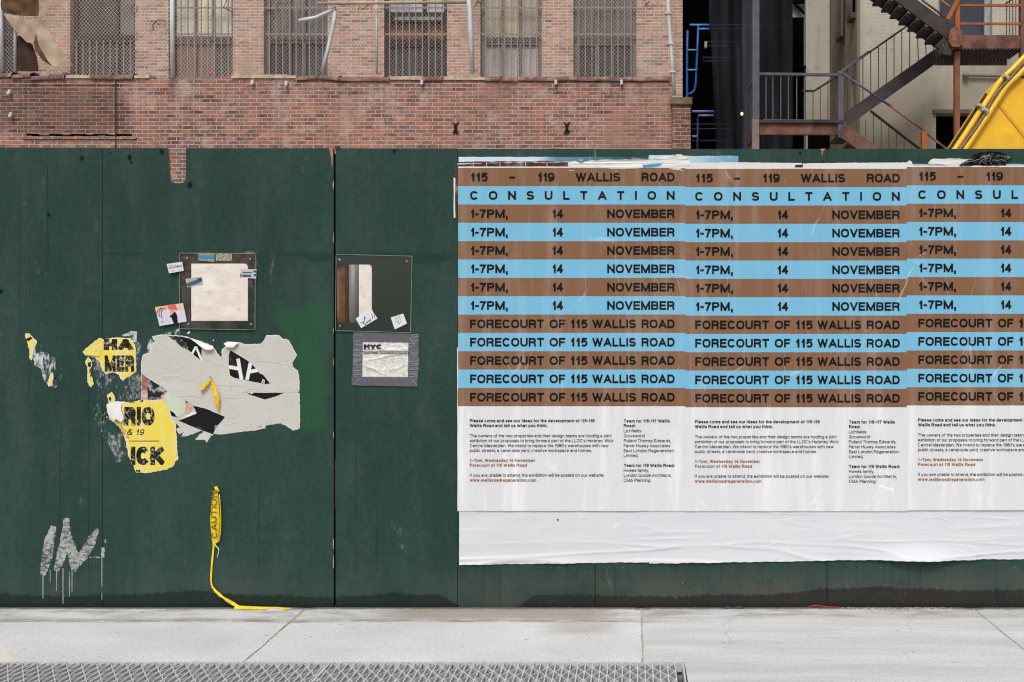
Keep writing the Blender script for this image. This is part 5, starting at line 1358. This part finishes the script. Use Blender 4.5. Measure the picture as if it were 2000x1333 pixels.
flap(y1, Q([(548, 212), (600, 165), (690, 95), (712, 120), (715, 190), (690, 250), (640, 245), (575, 238)]), 0, (-1, 0), .010, -.0024, mk_paper('yellow_fold', C(222, 206, 110), .5, .8, 9.0, bump=.6, tint=C(232, 226, 200)))
y2 = yellow('torn_yellow_poster', Q([(590, 255), (615, 300), (602, 400), (632, 490), (612, 512), (588, 470), (590, 340), (568, 305)]), 'narrow torn yellow and black sliver under the yellow scrap with two lines', 32)
b = MB(); patch(b, jag(Q([(585, 305), (618, 300), (612, 345), (588, 340)]), .4, 3, 2), -.0028); patch(b, jag(Q([(598, 360), (618, 352), (616, 420), (606, 430)]), .4, 3, 2), -.0028); b.build('black_print', wb_, y2)
y3 = yellow('torn_yellow_poster', Q([(760, 665), (800, 640), (880, 650), (980, 652), (1060, 633), (1150, 640), (1240, 630), (1280, 690), (1310, 790), (1345, 840), (1352, 1000), (1365, 1140), (1335, 1160), (1330, 1195), (1280, 1222), (1130, 1256), (1010, 1255), (990, 1200), (940, 1100), (925, 990), (880, 880), (830, 830), (780, 790), (762, 720)]), 'largest torn yellow piece, with a date and a thin black rule, below the others', 33, y=-.0042)
b = MB(); squash(b, "RIO", 243.5, 302.5, 831.5, 36.5, .33, -.0047, track=.05); squash(b, "ICK", 256, 321, 908.5, 36, .33, -.0047, track=.05)
patch(b, Q([(940, 640), (1000, 645), (985, 656), (950, 655)]), -.0047); patch(b, Q([(1040, 632), (1072, 630), (1062, 648), (1046, 646)]), -.0047); patch(b, Q([(1005, 1235), (1045, 1235), (1042, 1255), (1008, 1255)]), -.0047)
b.build('lettering', wb_, y3)
b = MB(); squash(b, "& 19", 248, 281, 850, 11.5, .16, -.0047, slant=.22, track=.22); squash(b, "–", 250, 318, 864, 5, .30, -.0047); b.build('date_lettering', inkb, y3)
b = MB(); patch(b, jag(Q([(880, 900), (898, 905), (895, 930), (878, 925)]), .2, 3, 2), -.0047); b.build('red_spot', plain('red_print', C(190, 60, 50), .6, .2), y3)
flap(y3, Q([(757, 670), (800, 652), (850, 640), (885, 655), (880, 700), (912, 790), (890, 820), (845, 790), (820, 815), (775, 740)]), 0, (-.4, .7), .016, -.0050, plain('white_paper_back', C(216, 214, 214), .6, .2, var=.04))
b = MB(); fine(jag(Q([(840, 800), (880, 850), (930, 900), (958, 990), (945, 990), (925, 960), (880, 890), (835, 830)]), .4, 4, 3), 0, b, 0, lambda a, c: -.0052 - .004 * mn.noise((a * .2, c * .2, 3)), 2); b.build('curled_strip', plain('yellow_brown_fold', C(190, 160, 80), .6, .2, var=.2, scale=40), y3)
y4 = yellow('torn_yellow_poster', Q([(755, 590), (790, 565), (805, 590), (818, 625), (800, 650), (770, 640)]), 'smallest yellow and white scrap, just above the white folded corner', 34)
b = MB(); patch(b, jag(Q([(765, 610), (785, 600), (790, 640), (772, 632)]), .3, 3, 2), -.0028); b.build('black_print', wb_, y4)
y5 = yellow('torn_yellow_poster', Q([(48, 55), (75, 55), (105, 90), (138, 125), (110, 180), (95, 280), (85, 270), (85, 200), (65, 130)]), 'small pointed yellow scrap furthest from the other yellow pieces', 35)
b = MB(); patch(b, jag(Q([(52, 100), (92, 78), (108, 96), (66, 122)]), .3, 3, 2), -.0028); b.build('black_print', wb_, y5)
y6 = yellow('torn_yellow_poster', Q([(275, 395), (280, 440), (270, 500), (246, 506), (254, 440)]), 'tiny yellow strip at the foot of the scraped white remains', 36)
b = MB(); patch(b, jag(Q([(717, 730), (765, 712), (772, 790), (740, 782)]), .7, 4, 2), -.0030); o = tag(b.build('poster_scrap', wb_), 'small black and white scrap left of the white folded corner', 'paper scrap')

# scraped paper and graffiti paint on the panels (parts of the hoarding)
res = mk_residue('scraped_paper_remains', C(192, 198, 204), .505, .59, 60, 22)
res2 = mk_residue('thin_scraped_remains', C(146, 154, 158), .54, .66, 60, 30)
def mark(pts, y, m, nm, j=1.6, seed=2):
    b = MB(); patch(b, jag(pts, j, 6, seed), y, thick=.0001); return b.build(nm, m, hoard)
mark(Q([(100, 200), (140, 150), (130, 230), (180, 210), (240, 215), (250, 260), (300, 250), (300, 330), (310, 370), (280, 420), (330, 500), (300, 525), (240, 500), (190, 430), (180, 360), (120, 330)]), -.0004, res, 'paper_residue', 2, 3)
mark(Q([(335, 340), (355, 325), (372, 370), (345, 465), (330, 450)]), -.0005, res2, 'paper_residue', 1.5, 4)
mark(Q([(125, 310), (160, 350), (240, 460), (235, 490), (160, 385)]), -.0009, plain('white_paper_film', C(196, 200, 206), .7, .2, var=.2, scale=40), 'paper_residue', 2.0, 9) if False else None
mark(Q([(880, 60), (960, 30), (1010, 35), (1012, 120), (985, 130), (960, 80), (890, 80)]), -.0004, res, 'paper_residue', 1.5, 5)
mark(Q([(1000, 110), (1050, 150), (1020, 330), (1003, 380), (1000, 260)]), -.0005, res2, 'paper_residue', 1.5, 6)
mark(Q([(1110, 110), (1170, 85), (1150, 150), (1115, 230), (1100, 180)]), -.0006, res, 'paper_residue', 1.5, 7)
mark(Q([(620, 260), (690, 280), (715, 380), (850, 420), (1050, 380), (1050, 620), (870, 640), (770, 570), (700, 700), (760, 860), (880, 930), (940, 1100), (930, 1165), (830, 1170), (800, 1080), (700, 900), (630, 740), (680, 560), (650, 420)]), -.0003, res2, 'paper_residue', 2.5, 8)
mark(Zm([(640, 60), (700, 25), (780, 30), (820, 60), (800, 95), (700, 90)], 290, 480, 7.4) and [(322, 652), (334, 648), (350, 642), (352, 652), (340, 656), (326, 658)], -.0007, res, 'paper_residue', 1, 12)
gm = mk_residue('grey_marker_paint', C(178, 180, 177), .42, .62, 40, 74)
def brush(l, w, seed, y=-.0006):
    k = 2.857; pts = Zm(l, 0, 900, k); o = []
    L, Rr = [], []
    for i, p in enumerate(pts):
        a, c = pts[max(i - 1, 0)], pts[min(i + 1, len(pts) - 1)]; dx, dy = c[0] - a[0], c[1] - a[1]; n_ = math.hypot(dx, dy) or 1
        ww = w * (.5 if i in (0, len(pts) - 1) else 1.0); L.append((p[0] - dy / n_ * ww / 2, p[1] + dx / n_ * ww / 2)); Rr.append((p[0] + dy / n_ * ww / 2, p[1] - dx / n_ * ww / 2))
    return mark(L + Rr[::-1], y, gm, 'graffiti_stroke', 1.3, seed)
brush([(300, 365), (275, 450), (262, 540), (240, 640)], 20, 1, -.0006); brush([(372, 320), (368, 420), (345, 520), (315, 615)], 19, 2, -.0008); brush([(385, 410), (400, 500), (412, 620)], 19, 3, -.0010)
brush([(400, 470), (440, 540), (430, 600)], 9, 4, -.0012); brush([(545, 380), (510, 450), (470, 520), (440, 580)], 18, 5, -.0014); brush([(575, 485), (575, 540)], 12, 6, -.0006); brush([(500, 540), (560, 542)], 4, 7, -.0007)
dm = mk_residue('thin_paint_drip', C(160, 162, 160), .42, .52, 60, 16)
for px, y0, y1, w in ((240, 640, 770, 2.2), (316, 610, 725, 2), (352, 600, 800, 2.2), (388, 620, 760, 2), (402, 620, 735, 1.8), (569, 540, 775, 2), (280, 610, 680, 1.6), (588, 440, 460, 3)):
    x = px / 2.857; mark([(x - w / 2, 900 + y0 / 2.857), (x + w / 2, 900 + y0 / 2.857), (x + w / 3, 900 + y1 / 2.857), (x - w / 3, 900 + y1 / 2.857)], -.0005, dm, 'paint_drip', .3, px)

# view ports: screwed perspex panes --------------------------------------------------------
perspex = mk_glass('perspex', (.90, .91, .90, 1), .05)
pedge = plain('perspex_edge', C(130, 142, 130), .3, .4, var=.2, scale=30)
screw = plain('screw_head', C(150, 150, 152), .4, .5, .5)
def pane(corners, label, screws, y=-.010):
    root = empty('perspex_pane', at(sum(c[0] for c in corners) / 4, max(c[1] for c in corners), y), label, 'window')
    b = MB(); f = [(gx(a), y, gz(c)) for a, c in corners]; k = [(p[0], -.0012, p[2]) for p in f]
    b.face(f[::-1]); b.build('pane', perspex, root)
    b = MB()
    for i in range(4):
        j = (i + 1) % 4
        d = Vector(f[j]) - Vector(f[i]); d.normalize(); nrm = Vector((-d.z, 0, d.x)) * .0024
        b.face([f[i], k[i], k[j], f[j]])
        a, c = Vector(f[i]) - d * 0, Vector(f[j])
        b.face([a + Vector((0, -.0004, 0)), c + Vector((0, -.0004, 0)), c - nrm + Vector((0, -.0004, 0)), a - nrm + Vector((0, -.0004, 0))])
    b.build('pane_edge', pedge, root)
    for sx, sy in screws:
        b = MB(); c = at(sx, sy, y); b.tube([c + Vector((0, -.005, 0)), c + Vector((0, -.003, 0)), c + Vector((0, .009, 0))], [.0035, .0058, .0058], 10); b.build('screw', screw, root)
    return root
pane([(352, 494.5), (500.5, 496), (499.5, 645), (352, 643)], 'clear perspex pane screwed over the left view port', [(365.5, 505), (489, 507), (368, 633.5), (490.5, 634)])
pane([(657, 497), (806, 500.5), (803, 650.5), (656, 646.5)], 'clear perspex pane screwed over the right view port beside the dark joint', [(664.5, 507.5), (794.5, 511), (664.5, 637)])

def card(name, corners, mats, label, cat='sticker', y=-.0125, tilt=0.0, draw=None):
    root = empty(name, at(sum(c[0] for c in corners) / 4, max(c[1] for c in corners), y), label, cat)
    b = MB(); patch(b, corners, y, thick=.0006); b.build('paper', mats, root)
    return root
cw = plain('white_card', C(212, 214, 216), .5, .3, var=.04)
inkd = plain('dark_grey_ink', C(70, 74, 80), .6, .2)
inkl = plain('light_grey_ink', C(146, 152, 160), .6, .2)
c1 = card('business_card', [(328.6, 516.4), (358.8, 512.2), (361.8, 529.5), (333.2, 534.6)], cw, 'small white business card taped beside the left view port', 'card', -.020)
b = MB()
def tline(mb, s, p, q, cap, w, y):
    """text along a sloping line from p towards q"""
    L = math.hypot(q[0] - p[0], q[1] - p[1]); ux, uy = (q[0] - p[0]) / L, (q[1] - p[1]) / L
    for poly, l in text_polys(s, 0, L, 0, cap, w): mb.face([(gx(p[0] + a * ux - c * uy), y - .00005 * l, gz(p[1] + a * uy + c * ux)) for a, c in poly])
tline(b, "CALLAHEAD", (333, 526.0), (359, 521.8), 4.2, .22, -.0206); b.build('lettering', inkd, c1)
b = MB(); strokes(b, [[(332, 520), (347, 518)], [(336, 531), (346, 529.4)], [(350, 528.6), (358.6, 527.3)]], .9, -.0206); b.build('small_lettering', inkl, c1)
c2 = card('picture_card', [(304.8, 600.5), (359.5, 592.4), (366.8, 628.4), (313.6, 637.2)], plain('pale_lilac_print', C(206, 200, 212), .4, .4, var=.05, scale=6), 'tilted picture card with a black swirl and a red headed figure', 'card', -.0135)
b = MB(); patch(b, [(305, 600.6), (346, 594.6), (334, 604), (307, 611)], -.0142, thick=.0001); patch(b, [(347, 595), (359.3, 592.8), (361.5, 604), (350, 606)], -.0142, thick=.0001); b.build('peach_print', plain('peach_print', C(226, 186, 148), .4, .4, var=.1, scale=40), c2)
b = MB(); strokes(b, [arc(322, 613, 9, 11, 300, 150, 12), arc(321, 612, 12, 10, 290, 175, 12), arc(323, 614, 6, 10, 270, 120, 12)], 1.3, -.0144); b.build('black_swirl', inkb, c2)
b = MB(); patch(b, jag([(329, 600), (334, 595), (341, 594), (347, 598), (349, 605), (345, 607), (341, 604), (337, 608), (333, 605)], 1.2, 3, 4), -.0144, thick=.0001); b.build('red_hair', plain('red_hair_print', C(214, 90, 92), .4, .4, var=.15, scale=90), c2)
b = MB(); patch(b, [(336, 606), (342, 605), (344, 612), (343, 618), (337, 618), (334, 613)], -.0147, thick=.0001); b.build('figure_skin', plain('skin_tone_print', C(210, 150, 128), .4, .4), c2)
b = MB(); patch(b, [(336, 617), (344, 609), (348, 616), (349.5, 631), (341.5, 632.4), (338, 624)], -.0150, thick=.0001); patch(b, [(333, 618), (336, 616), (337.5, 618), (334, 621)], -.0150, thick=.0001); b.build('figure_clothes', inkb, c2)
b = MB(); strokes(b, [[(317, 629.6), (321.5, 628.6)]], 1.8, -.0142); b.build('small_lettering', plain('blue_ink', C(80, 90, 150), .5, .3), c2)
n = NT('blue_yellow_flyer'); v = n.noise((60, 1, 60), 5, .6); band = n.bandx(n.m('ADD', n.Z, n.m('MULTIPLY', n.m('SUBTRACT', v, .5), .02)), gz(507), gz(499), .002)
fly = n.done(n.mix(n.m('MULTIPLY', band, .95), n.mix(n.step(v, .4, .6), C(176, 150, 60), C(130, 128, 96)), C(40, 130, 178)), .5, .3)
s1 = card('sticker', [(389.5, 495.6), (421, 496.2), (420, 512.5), (388, 509.2)], fly, 'blue and yellow sticker at the top of the left pane', y=-.0112)
n = NT('speckled_sticker'); v = n.noise((110, 1, 110), 5, .75); spk = n.done(n.mix(n.step(v, .42, .6), C(96, 92, 78), C(188, 178, 156)), .5, .3)
card('sticker', [(423, 496.3), (454, 496.4), (455, 510.5), (423, 510.5)], spk, 'worn speckled grey sticker at the top of the left pane', y=-.0112)
s3 = card('sticker', [(363.6, 545.5), (395.2, 540.8), (398.6, 557.2), (368, 562)], plain('grey_photo_print', C(164, 168, 170), .4, .4, var=.15, scale=40), 'tilted sticker with a dark blue landscape on the left side of the left pane', y=-.0112)
b = MB(); patch(b, [(366, 554), (380, 549), (395.6, 543), (397, 550), (384, 556), (369, 561)], -.0119, thick=.0001); b.build('dark_print', plain('slate_print', C(62, 84, 104), .4, .4, var=.2, scale=60), s3)
b = MB(); patch(b, [(386, 545), (395.8, 543), (396.8, 549), (390, 549)], -.0122, thick=.0001); b.build('black_print', plain('graphite_print', C(62, 60, 64), .4, .4), s3)
s4 = card('sticker', [(471.5, 526), (502.5, 526.5), (501.6, 544.8), (470.4, 542.8)], plain('pale_print', C(178, 180, 182), .4, .4, var=.08, scale=60), 'pale sticker with small dark photos on the right side of the left pane', y=-.0112)
b = MB(); patch(b, [(475, 537), (492, 537), (492, 541.5), (475, 541.5)], -.0118, thick=.0001); patch(b, [(475, 532), (494, 532), (494, 533.8), (475, 533.8)], -.0118, thick=.0001); patch(b, [(470.6, 536), (473, 536), (472.8, 542.6), (470.6, 542.4)], -.0118, thick=.0001); patch(b, [(496.5, 529), (502, 529), (502, 533), (496.5, 533)], -.0118, thick=.0001); patch(b, [(497, 536), (501.6, 536), (501.6, 540), (497, 540)], -.0118, thick=.0001)
b.build('dark_print', plain('navy_print', C(50, 70, 96), .4, .4, var=.25, scale=120), s4)
b = MB(); patch(b, [(484, 537.6), (490, 537.6), (490, 540), (484, 540)], -.0121, thick=.0001); b.build('blue_print', plain('bright_blue_print', C(60, 110, 190), .4, .4), s4)
s5 = card('sticker', [(695.6, 622.4), (726.8, 604.6), (738.2, 622.6), (706.4, 641.4)], cw, 'white sticker with scrawled handwriting low on the right pane', y=-.0112)
b = MB(); strokes(b, [[(704, 629), (707, 632), (710, 628)], [(708, 624), (709, 623)], [(710, 633), (715, 620), (713, 619), (712, 634), (715, 635), (717, 629), (718, 632), (720, 627), (722, 630), (722, 625), (725, 628), (724, 622)], [(727, 613), (729, 624)], [(731, 611), (732.5, 620)]], .95, -.0118); b.build('handwriting', inkb, s5)
s6 = card('sticker', [(764, 620.6), (788.4, 612.8), (795.6, 632.4), (772, 644)], cw, 'squarish white sticker with a faint drawing at the lower right of the right pane', y=-.0112)
b = MB(); strokes(b, [[(772, 622), (777, 619), (782, 620), (779, 627), (774, 629), (773, 624), (779, 621)], [(776, 626), (781, 634), (783, 628), (778, 633), (777, 627)], [(781, 617), (783, 624), (784, 631)]], .6, -.0118); b.build('drawing', inkl, s6)
b = MB(); patch(b, [(662, 504.5), (668, 507), (667, 511), (661.5, 508.5)], -.0165); tag(b.build('sticker', plain('blue_paint_blob', C(90, 130, 170), .5, .3)), 'tiny blue scrap on the screw of the right pane', 'sticker')
for (x, y), l in (((369, 650), 'small white paper crumb just under the left pane'), ((417, 665), 'tiny white fleck above the torn grey poster')):
    scrap([(x - 3, y + 3), (x - 2, y - 1), (x + 2, y - 3), (x + 3, y - 1), (x + 1, y + 2)] if x < 400 else [(x - 1.5, y), (x, y - 1.5), (x + 1.5, y), (x, y + 1.5)], -.002, l, .004, 5, cw, .2)

# taped notice ---------------------------------------------------------------------------------
nt = empty('taped_notice', at(752, 755, -.003), 'crumpled white notice framed with grey duct tape below the right pane', 'notice')
n = NT('crumpled_notice_paper'); hgt = n.noise((14, 1, 34), 5, .6, dist=.6)
npap = n.done(n.mix(n.step(n.noise(40, 4), .35, .65), C(196, 194, 188), C(218, 216, 210)), .6, .25, height=hgt, strength=.6, dist=.01)
n = NT('grey_duct_tape'); hgt = n.m('ADD', n.m('MULTIPLY', n.step(n.vor((6, 1, 70)), .0, .10, 1.0, 0.0), 1.0), n.noise((10, 1, 60), 4, .6))
tape = n.done(n.mix(n.step(n.noise((30, 1, 130), 5, .7), .54, .68), C(88, 88, 96), C(140, 140, 148)), .38, .45, height=hgt, strength=.5, dist=.004)
n = NT('grey_duct_tape_upright'); hgt = n.noise((90, 1, 8), 4, .6)
tapeh = n.done(n.mix(n.step(n.noise((160, 1, 20), 5, .7), .56, .72), C(88, 88, 96), C(136, 136, 144)), .38, .45, height=hgt, strength=.4, dist=.004)
ncr = lambda x, z: .0052 * ridge(x + .6 * (z - 1.3) * mn.noise((x * 3, 1, 2)), z, 5, 15, 21.5) + .0030 * ridge(x, z, 9, 24, 31.5)
b = MB(); b.grid(60, 60, lambda u, v: (gx(706.5 + 93 * u), -.0030 - ncr(gx(706.5 + 93 * u), gz(738.5 - 70 * v)) * min(1, 8 * u, 8 - 8 * u, 8 * v, 8 - 8 * v), gz(738.5 - 70 * v)))
b.build('paper', npap, nt, smooth=True)
nd = plain('faded_notice_ink', C(40, 40, 40), .6, .2, var=.4, scale=120)
nf = lambda x, z: -.0034 - ncr(x, z) - .0012
b = MB(); lay(b, text_polys("NYC", 711, 747, 682.5, 9.5, .36, track=.04), nf); b.build('emblem_lettering', nd, nt)
b = MB(); lay(b, text_polys("York Public Development Service", 710, 799, 692, 4.4, .2), nf); strokes(b, [[(708, 686.6), (799, 687)]], .9, -.0112); b.build('small_lettering', nd, nt)
for pts, m, y in (([(690.5, 650), (709, 650), (708, 738), (689, 738)], tape, -.0040), ([(798, 652), (818, 653.5), (818, 700), (819.5, 706), (816, 738), (797, 737)], tape, -.0042), ([(692, 648.5), (804, 651), (803, 669.5), (691.5, 668)], tapeh, -.0048), ([(687.5, 736), (816.5, 737.5), (815.5, 755.5), (687, 753)], tapeh, -.0050)):
    b = MB(); patch(b, jag(pts, .4, 5, 9), y, thick=.0005); b.build('tape_strip', m, nt)
n = NT('tape_highlight')
b = MB()
for (x0, x1, ya, yb_, k) in ((690, 708, 655, 733, 9), (798, 816, 712, 736, 4)):
    for i in range(k):
        y = ya + (yb_ - ya) * i / (k - 1) + rnd.uniform(-1.5, 1.5); e = rnd.uniform(-1.5, 1.5)
        b.tube([at(x0 + .5, y, -.0042), at((x0 + x1) / 2, y + e * .4, -.0044), at(x1 - .5, y + e, -.0042)], .0011, 5)
for p in ([(800, 660), (808, 672), (815, 682)], [(815, 664), (806, 676), (800, 684)], [(802, 690), (812, 696), (816, 692)], [(690, 752), (698, 744), (704, 741)], [(814, 752), (808, 746), (805, 741)]):
    b.tube([at(a, c, -.0054) for a, c in p], .0012, 5)
b.build('tape_wrinkle', plain('pale_tape', C(150, 150, 158), .35, .5), nt, smooth=True)

# caution tape, leaf, small things on the pavement ------------------------------------------------
ct = plain('yellow_plastic_tape', C(236, 204, 30), .34, .5, var=.12, scale=34, bump=.9, grime=C(206, 184, 60))
tapeo = empty('caution_tape', at(425, 1060, -.01), 'yellow caution tape knotted to a nail and trailing down onto the pavement', 'tape')
ol = [(421, 958), (428, 960), (430, 985), (432, 1005), (431.5, 1035), (429, 1058), (416, 1056), (414.5, 1035), (414, 1005), (415.5, 985), (418, 970)]
def ty(a, c): return -.010 - .016 * math.sin(max(0, min(1, (c - 955) / 105)) * math.pi) - .004 * math.cos((a - 423) * .25) - .0016 * mn.noise((a * .25, c * .12, 4))
b = MB()
rows = [(955, 422.5, 427), (962, 420, 428), (972, 418.2, 429), (985, 416.2, 430), (1000, 414.6, 431.6), (1015, 414, 432), (1030, 414.2, 431.6), (1045, 415, 430.6), (1056, 415.6, 429.6), (1060, 416.5, 427)]
def tfn(u, v):
    t = v * (len(rows) - 1); i = min(int(t), len(rows) - 2); f = t - i
    py, a, c = (rows[i][k] + (rows[i + 1][k] - rows[i][k]) * f for k in range(3)); px = a + (c - a) * u
    return (gx(px), ty(px, py) - .005 * math.sin(u * math.pi), gz(py))
b.grid(10, 40, tfn); b.build('wide_strip', ct, tapeo, smooth=True)
b = MB(); b.tube([at(428.6, 966, -.018), at(430.2, 990, -.022), at(431.4, 1015, -.024), at(430.6, 1040, -.022), at(428.2, 1058, -.018)], .0022, 6); b.build('folded_edge', ct, tapeo, smooth=True)
b = MB(); b.tube([at(419.5, 952, -.016), at(422, 954, -.022), at(426, 958, -.02), at(428.5, 961, -.014)], [.004, .008, .007, .004], 8); b.tube([at(424, 950.5, -.016), at(421.5, 957, -.02)], [.005, .006], 8); b.build('knot', ct, tapeo, smooth=True)
b = MB()
for q, l in text_polys("CAUTION", 0, 92, 0, 12.4, .18, track=.14):
    pts = []
    for a, c in q:
        py = 1050 - a; px = 429 + c
        px = 416.4 + (px - 416.6) * .95
        pts.append((gx(px), ty(px, py) - .0098, gz(py)))
    b.face(pts)
b.build('lettering', plain('olive_black_ink', C(122, 112, 22), .5, .3), tapeo)
def ribbon(pts, ws, ys, name, parent, m, tw=.3):
    b = MB(); k = len(pts)
    pp = [at(a, c, y) for (a, c), y in zip(pts, ys)]
    for side in (0,):
        L = []
        for i in range(k):
            d = (pp[min(i + 1, k - 1)] - pp[max(i - 1, 0)]).normalized(); w = ws[i] / PXM / 2
            ac = d.cross(Vector((0, 1, 0))).normalized()
            ac = (ac * math.cos(tw * i * .5) + Vector((0, 1, 0)) * math.sin(tw * i * .5) * .5)
            L.append((pp[i] - ac * w, pp[i] + Vector((0, -.0012, 0)), pp[i] + ac * w))
        for i in range(k - 1):
            for s in (0, 1): b.face([L[i][s], L[i + 1][s], L[i + 1][s + 1], L[i][s + 1]])
    return b.build(name, m, parent)
ribbon([(417.5, 1056), (417, 1070), (415.5, 1085), (414, 1100), (412.5, 1120), (412, 1135), (413.5, 1143), (416, 1149)], [4, 3.4, 3.6, 3.4, 3.4, 3.2, 3, 3], [-.016, -.012, -.010, -.010, -.010, -.012, -.014, -.016], 'narrow_strip', tapeo, ct, .1)
ribbon([(415, 1147), (421, 1155), (430, 1163), (436, 1167.5), (444, 1173), (456, 1180), (468, 1185.6)], [3, 4.6, 6, 3.4, 6.5, 7, 3], [-.016, -.022, -.03, -.034, -.034, -.03, -.03], 'twisted_strip', tapeo, ct, .1)
b = MB(); P3 = [(458, -.034), (480, -.045), (505, -.05), (535, -.045), (552, -.05), (568, -.052)]
for i in range(len(P3) - 1):
    a, c = P3[i], P3[i + 1]; w = .011 if i % 2 else .008
    b.face([(gx(a[0], a[1]), a[1] - w, .003), (gx(c[0], c[1]), c[1] - w, .004), (gx(c[0], c[1]), c[1] + w, .016 - .002 * i), (gx(a[0], a[1]), a[1] + w, .018 - .002 * i)])
b.build('ground_strip', ct, tapeo)
ribbon([(418, 1060), (421, 1066), (427, 1072), (427.5, 1078), (425, 1085), (424.5, 1090)], [3.5, 2.6, 2.2, 1.6, 1.8, .8], [-.016, -.018, -.018, -.014, -.012, -.012], 'frayed_end', tapeo, plain('pale_yellow_film', C(226, 212, 110), .4, .4), .4)
b = MB(); b.tube([at(413.5, 944, -.018), at(417, 948, -.012), at(422, 953.5, -.004)], [.0014, .0012, .0012], 6); b.tube([at(413.2, 943.6, -.020), at(414.2, 944.8, -.017)], [.0028, .0026], 8)
tag(b.build('nail', plain('rusty_nail', C(126, 84, 64), .7, .3)), 'bent rusty nail holding the caution tape', 'nail')

lf = empty('yellow_leaf', at(413, 800, -.006), 'curled yellow leaf caught on the torn grey poster', 'leaf')
leafm = plain('yellow_leaf', C(232, 190, 30), .5, .3, var=.16, scale=60, bump=.4, grime=C(224, 200, 90))
def blade(sp, ws, y, nm):
    b = MB(); k = len(sp)
    def fn(u, v):
        t = v * (k - 1); i = min(int(t), k - 2); f = t - i
        x = sp[i][0] + (sp[i + 1][0] - sp[i][0]) * f; yy = sp[i][1] + (sp[i + 1][1] - sp[i][1]) * f; w = ws[i] + (ws[i + 1] - ws[i]) * f
        dx, dy = sp[i + 1][0] - sp[i][0], sp[i + 1][1] - sp[i][1]; l = math.hypot(dx, dy)
        px, py = x - dy / l * w * (u - .5) + 1.4 * mn.noise((v * 7, u * 3, 1)), yy + dx / l * w * (u - .5)
        return (gx(px), y - .008 * math.sin(u * math.pi) - .010 * math.sin(v * math.pi) - .007 * mn.noise((u * 5, v * 7, 2)), gz(py))
    b.grid(8, 24, fn); return b.build(nm, leafm, lf, smooth=True)
blade([(413.5, 742), (408, 749), (400, 758), (394, 767)], [2, 7, 7.5, 1], -.006, 'leaf_blade')
blade([(414, 742), (418, 752), (423, 765), (427, 780), (426, 792), (429, 804)], [2.5, 7, 9, 8.5, 8, 1], -.009, 'leaf_blade')
b = MB(); b.tube([at(409.6, 735, -.016), at(411.5, 738.5, -.014), at(414, 743, -.012)], [.0014, .0018, .0024], 6); b.build('stem', plain('brown_stem', C(122, 70, 44), .7, .2), lf)

def pebbles(name, m, n_, xr, yr, rr, label, cat=None, kind='stuff'):
    b = MB()
    for i in range(n_):
        x = gx(rnd.uniform(*xr)); y = -abs(rnd.gauss(0, yr)) - .004; r = rnd.uniform(*rr); ph = rnd.uniform(0, 6)
        base = len(b.v)
        for k in range(5):
            t = ph + k * 1.257; b.v.append((x + r * math.cos(t) * rnd.uniform(.7, 1.2), y + r * math.sin(t) * .8, .0005))
        b.v.append((x, y, r * rnd.uniform(.5, .9)))
        for k in range(5): b.f.append((base + k, base + (k + 1) % 5, base + 5)); b.m.append(rnd.randrange(len(m)))
    return tag(b.build(name, m), label, cat, kind=kind)
gm_ = [plain('grit_%s' % w, c, .9, .1) for w, c in (('pale', C(210, 200, 184)), ('tan', C(160, 140, 118)), ('dark', C(84, 76, 70)), ('grey', C(140, 136, 132)))]
pebbles('gravel', gm_, 420, (1630, 1860), .022, (.002, .006), 'strip of pale gravel along the foot of the hoarding', 'gravel')
pebbles('grit', [gm_[2], gm_[3], gm_[1]], 900, (-20, 2100), .020, (.0014, .004), 'dark grit gathered along the foot of the hoarding', 'grit')
b = MB(); b.tube([Vector((gx(1576), -.02, .006)), Vector((gx(1590), -.022, .016)), Vector((gx(1612), -.018, .008)), Vector((gx(1643), -.03, .006))], .0032, 6)
tag(b.build('red_string', plain('red_plastic', C(178, 52, 56), .5, .3), smooth=True), 'red plastic string lying on the pavement against the hoarding', 'string')
b = MB(); b.prism([(gx(1412), .001), (gx(1420), .010), (gx(1432), .004), (gx(1446), .012), (gx(1452), .001)], -.03, -.012); tag(b.build('litter_scrap', plain('dark_foil', C(70, 74, 84), .5, .4, var=.4, scale=90)), 'dark crumpled scrap of litter at the foot of the middle poster', 'litter')
b = MB(); b.prism([(gx(520, -.06), .001), (gx(530, -.06), .008), (gx(548, -.06), .006), (gx(556, -.06), .001)], -.075, -.055); tag(b.build('paper_scrap', cw), 'small white paper scrap beside the end of the caution tape', 'litter')
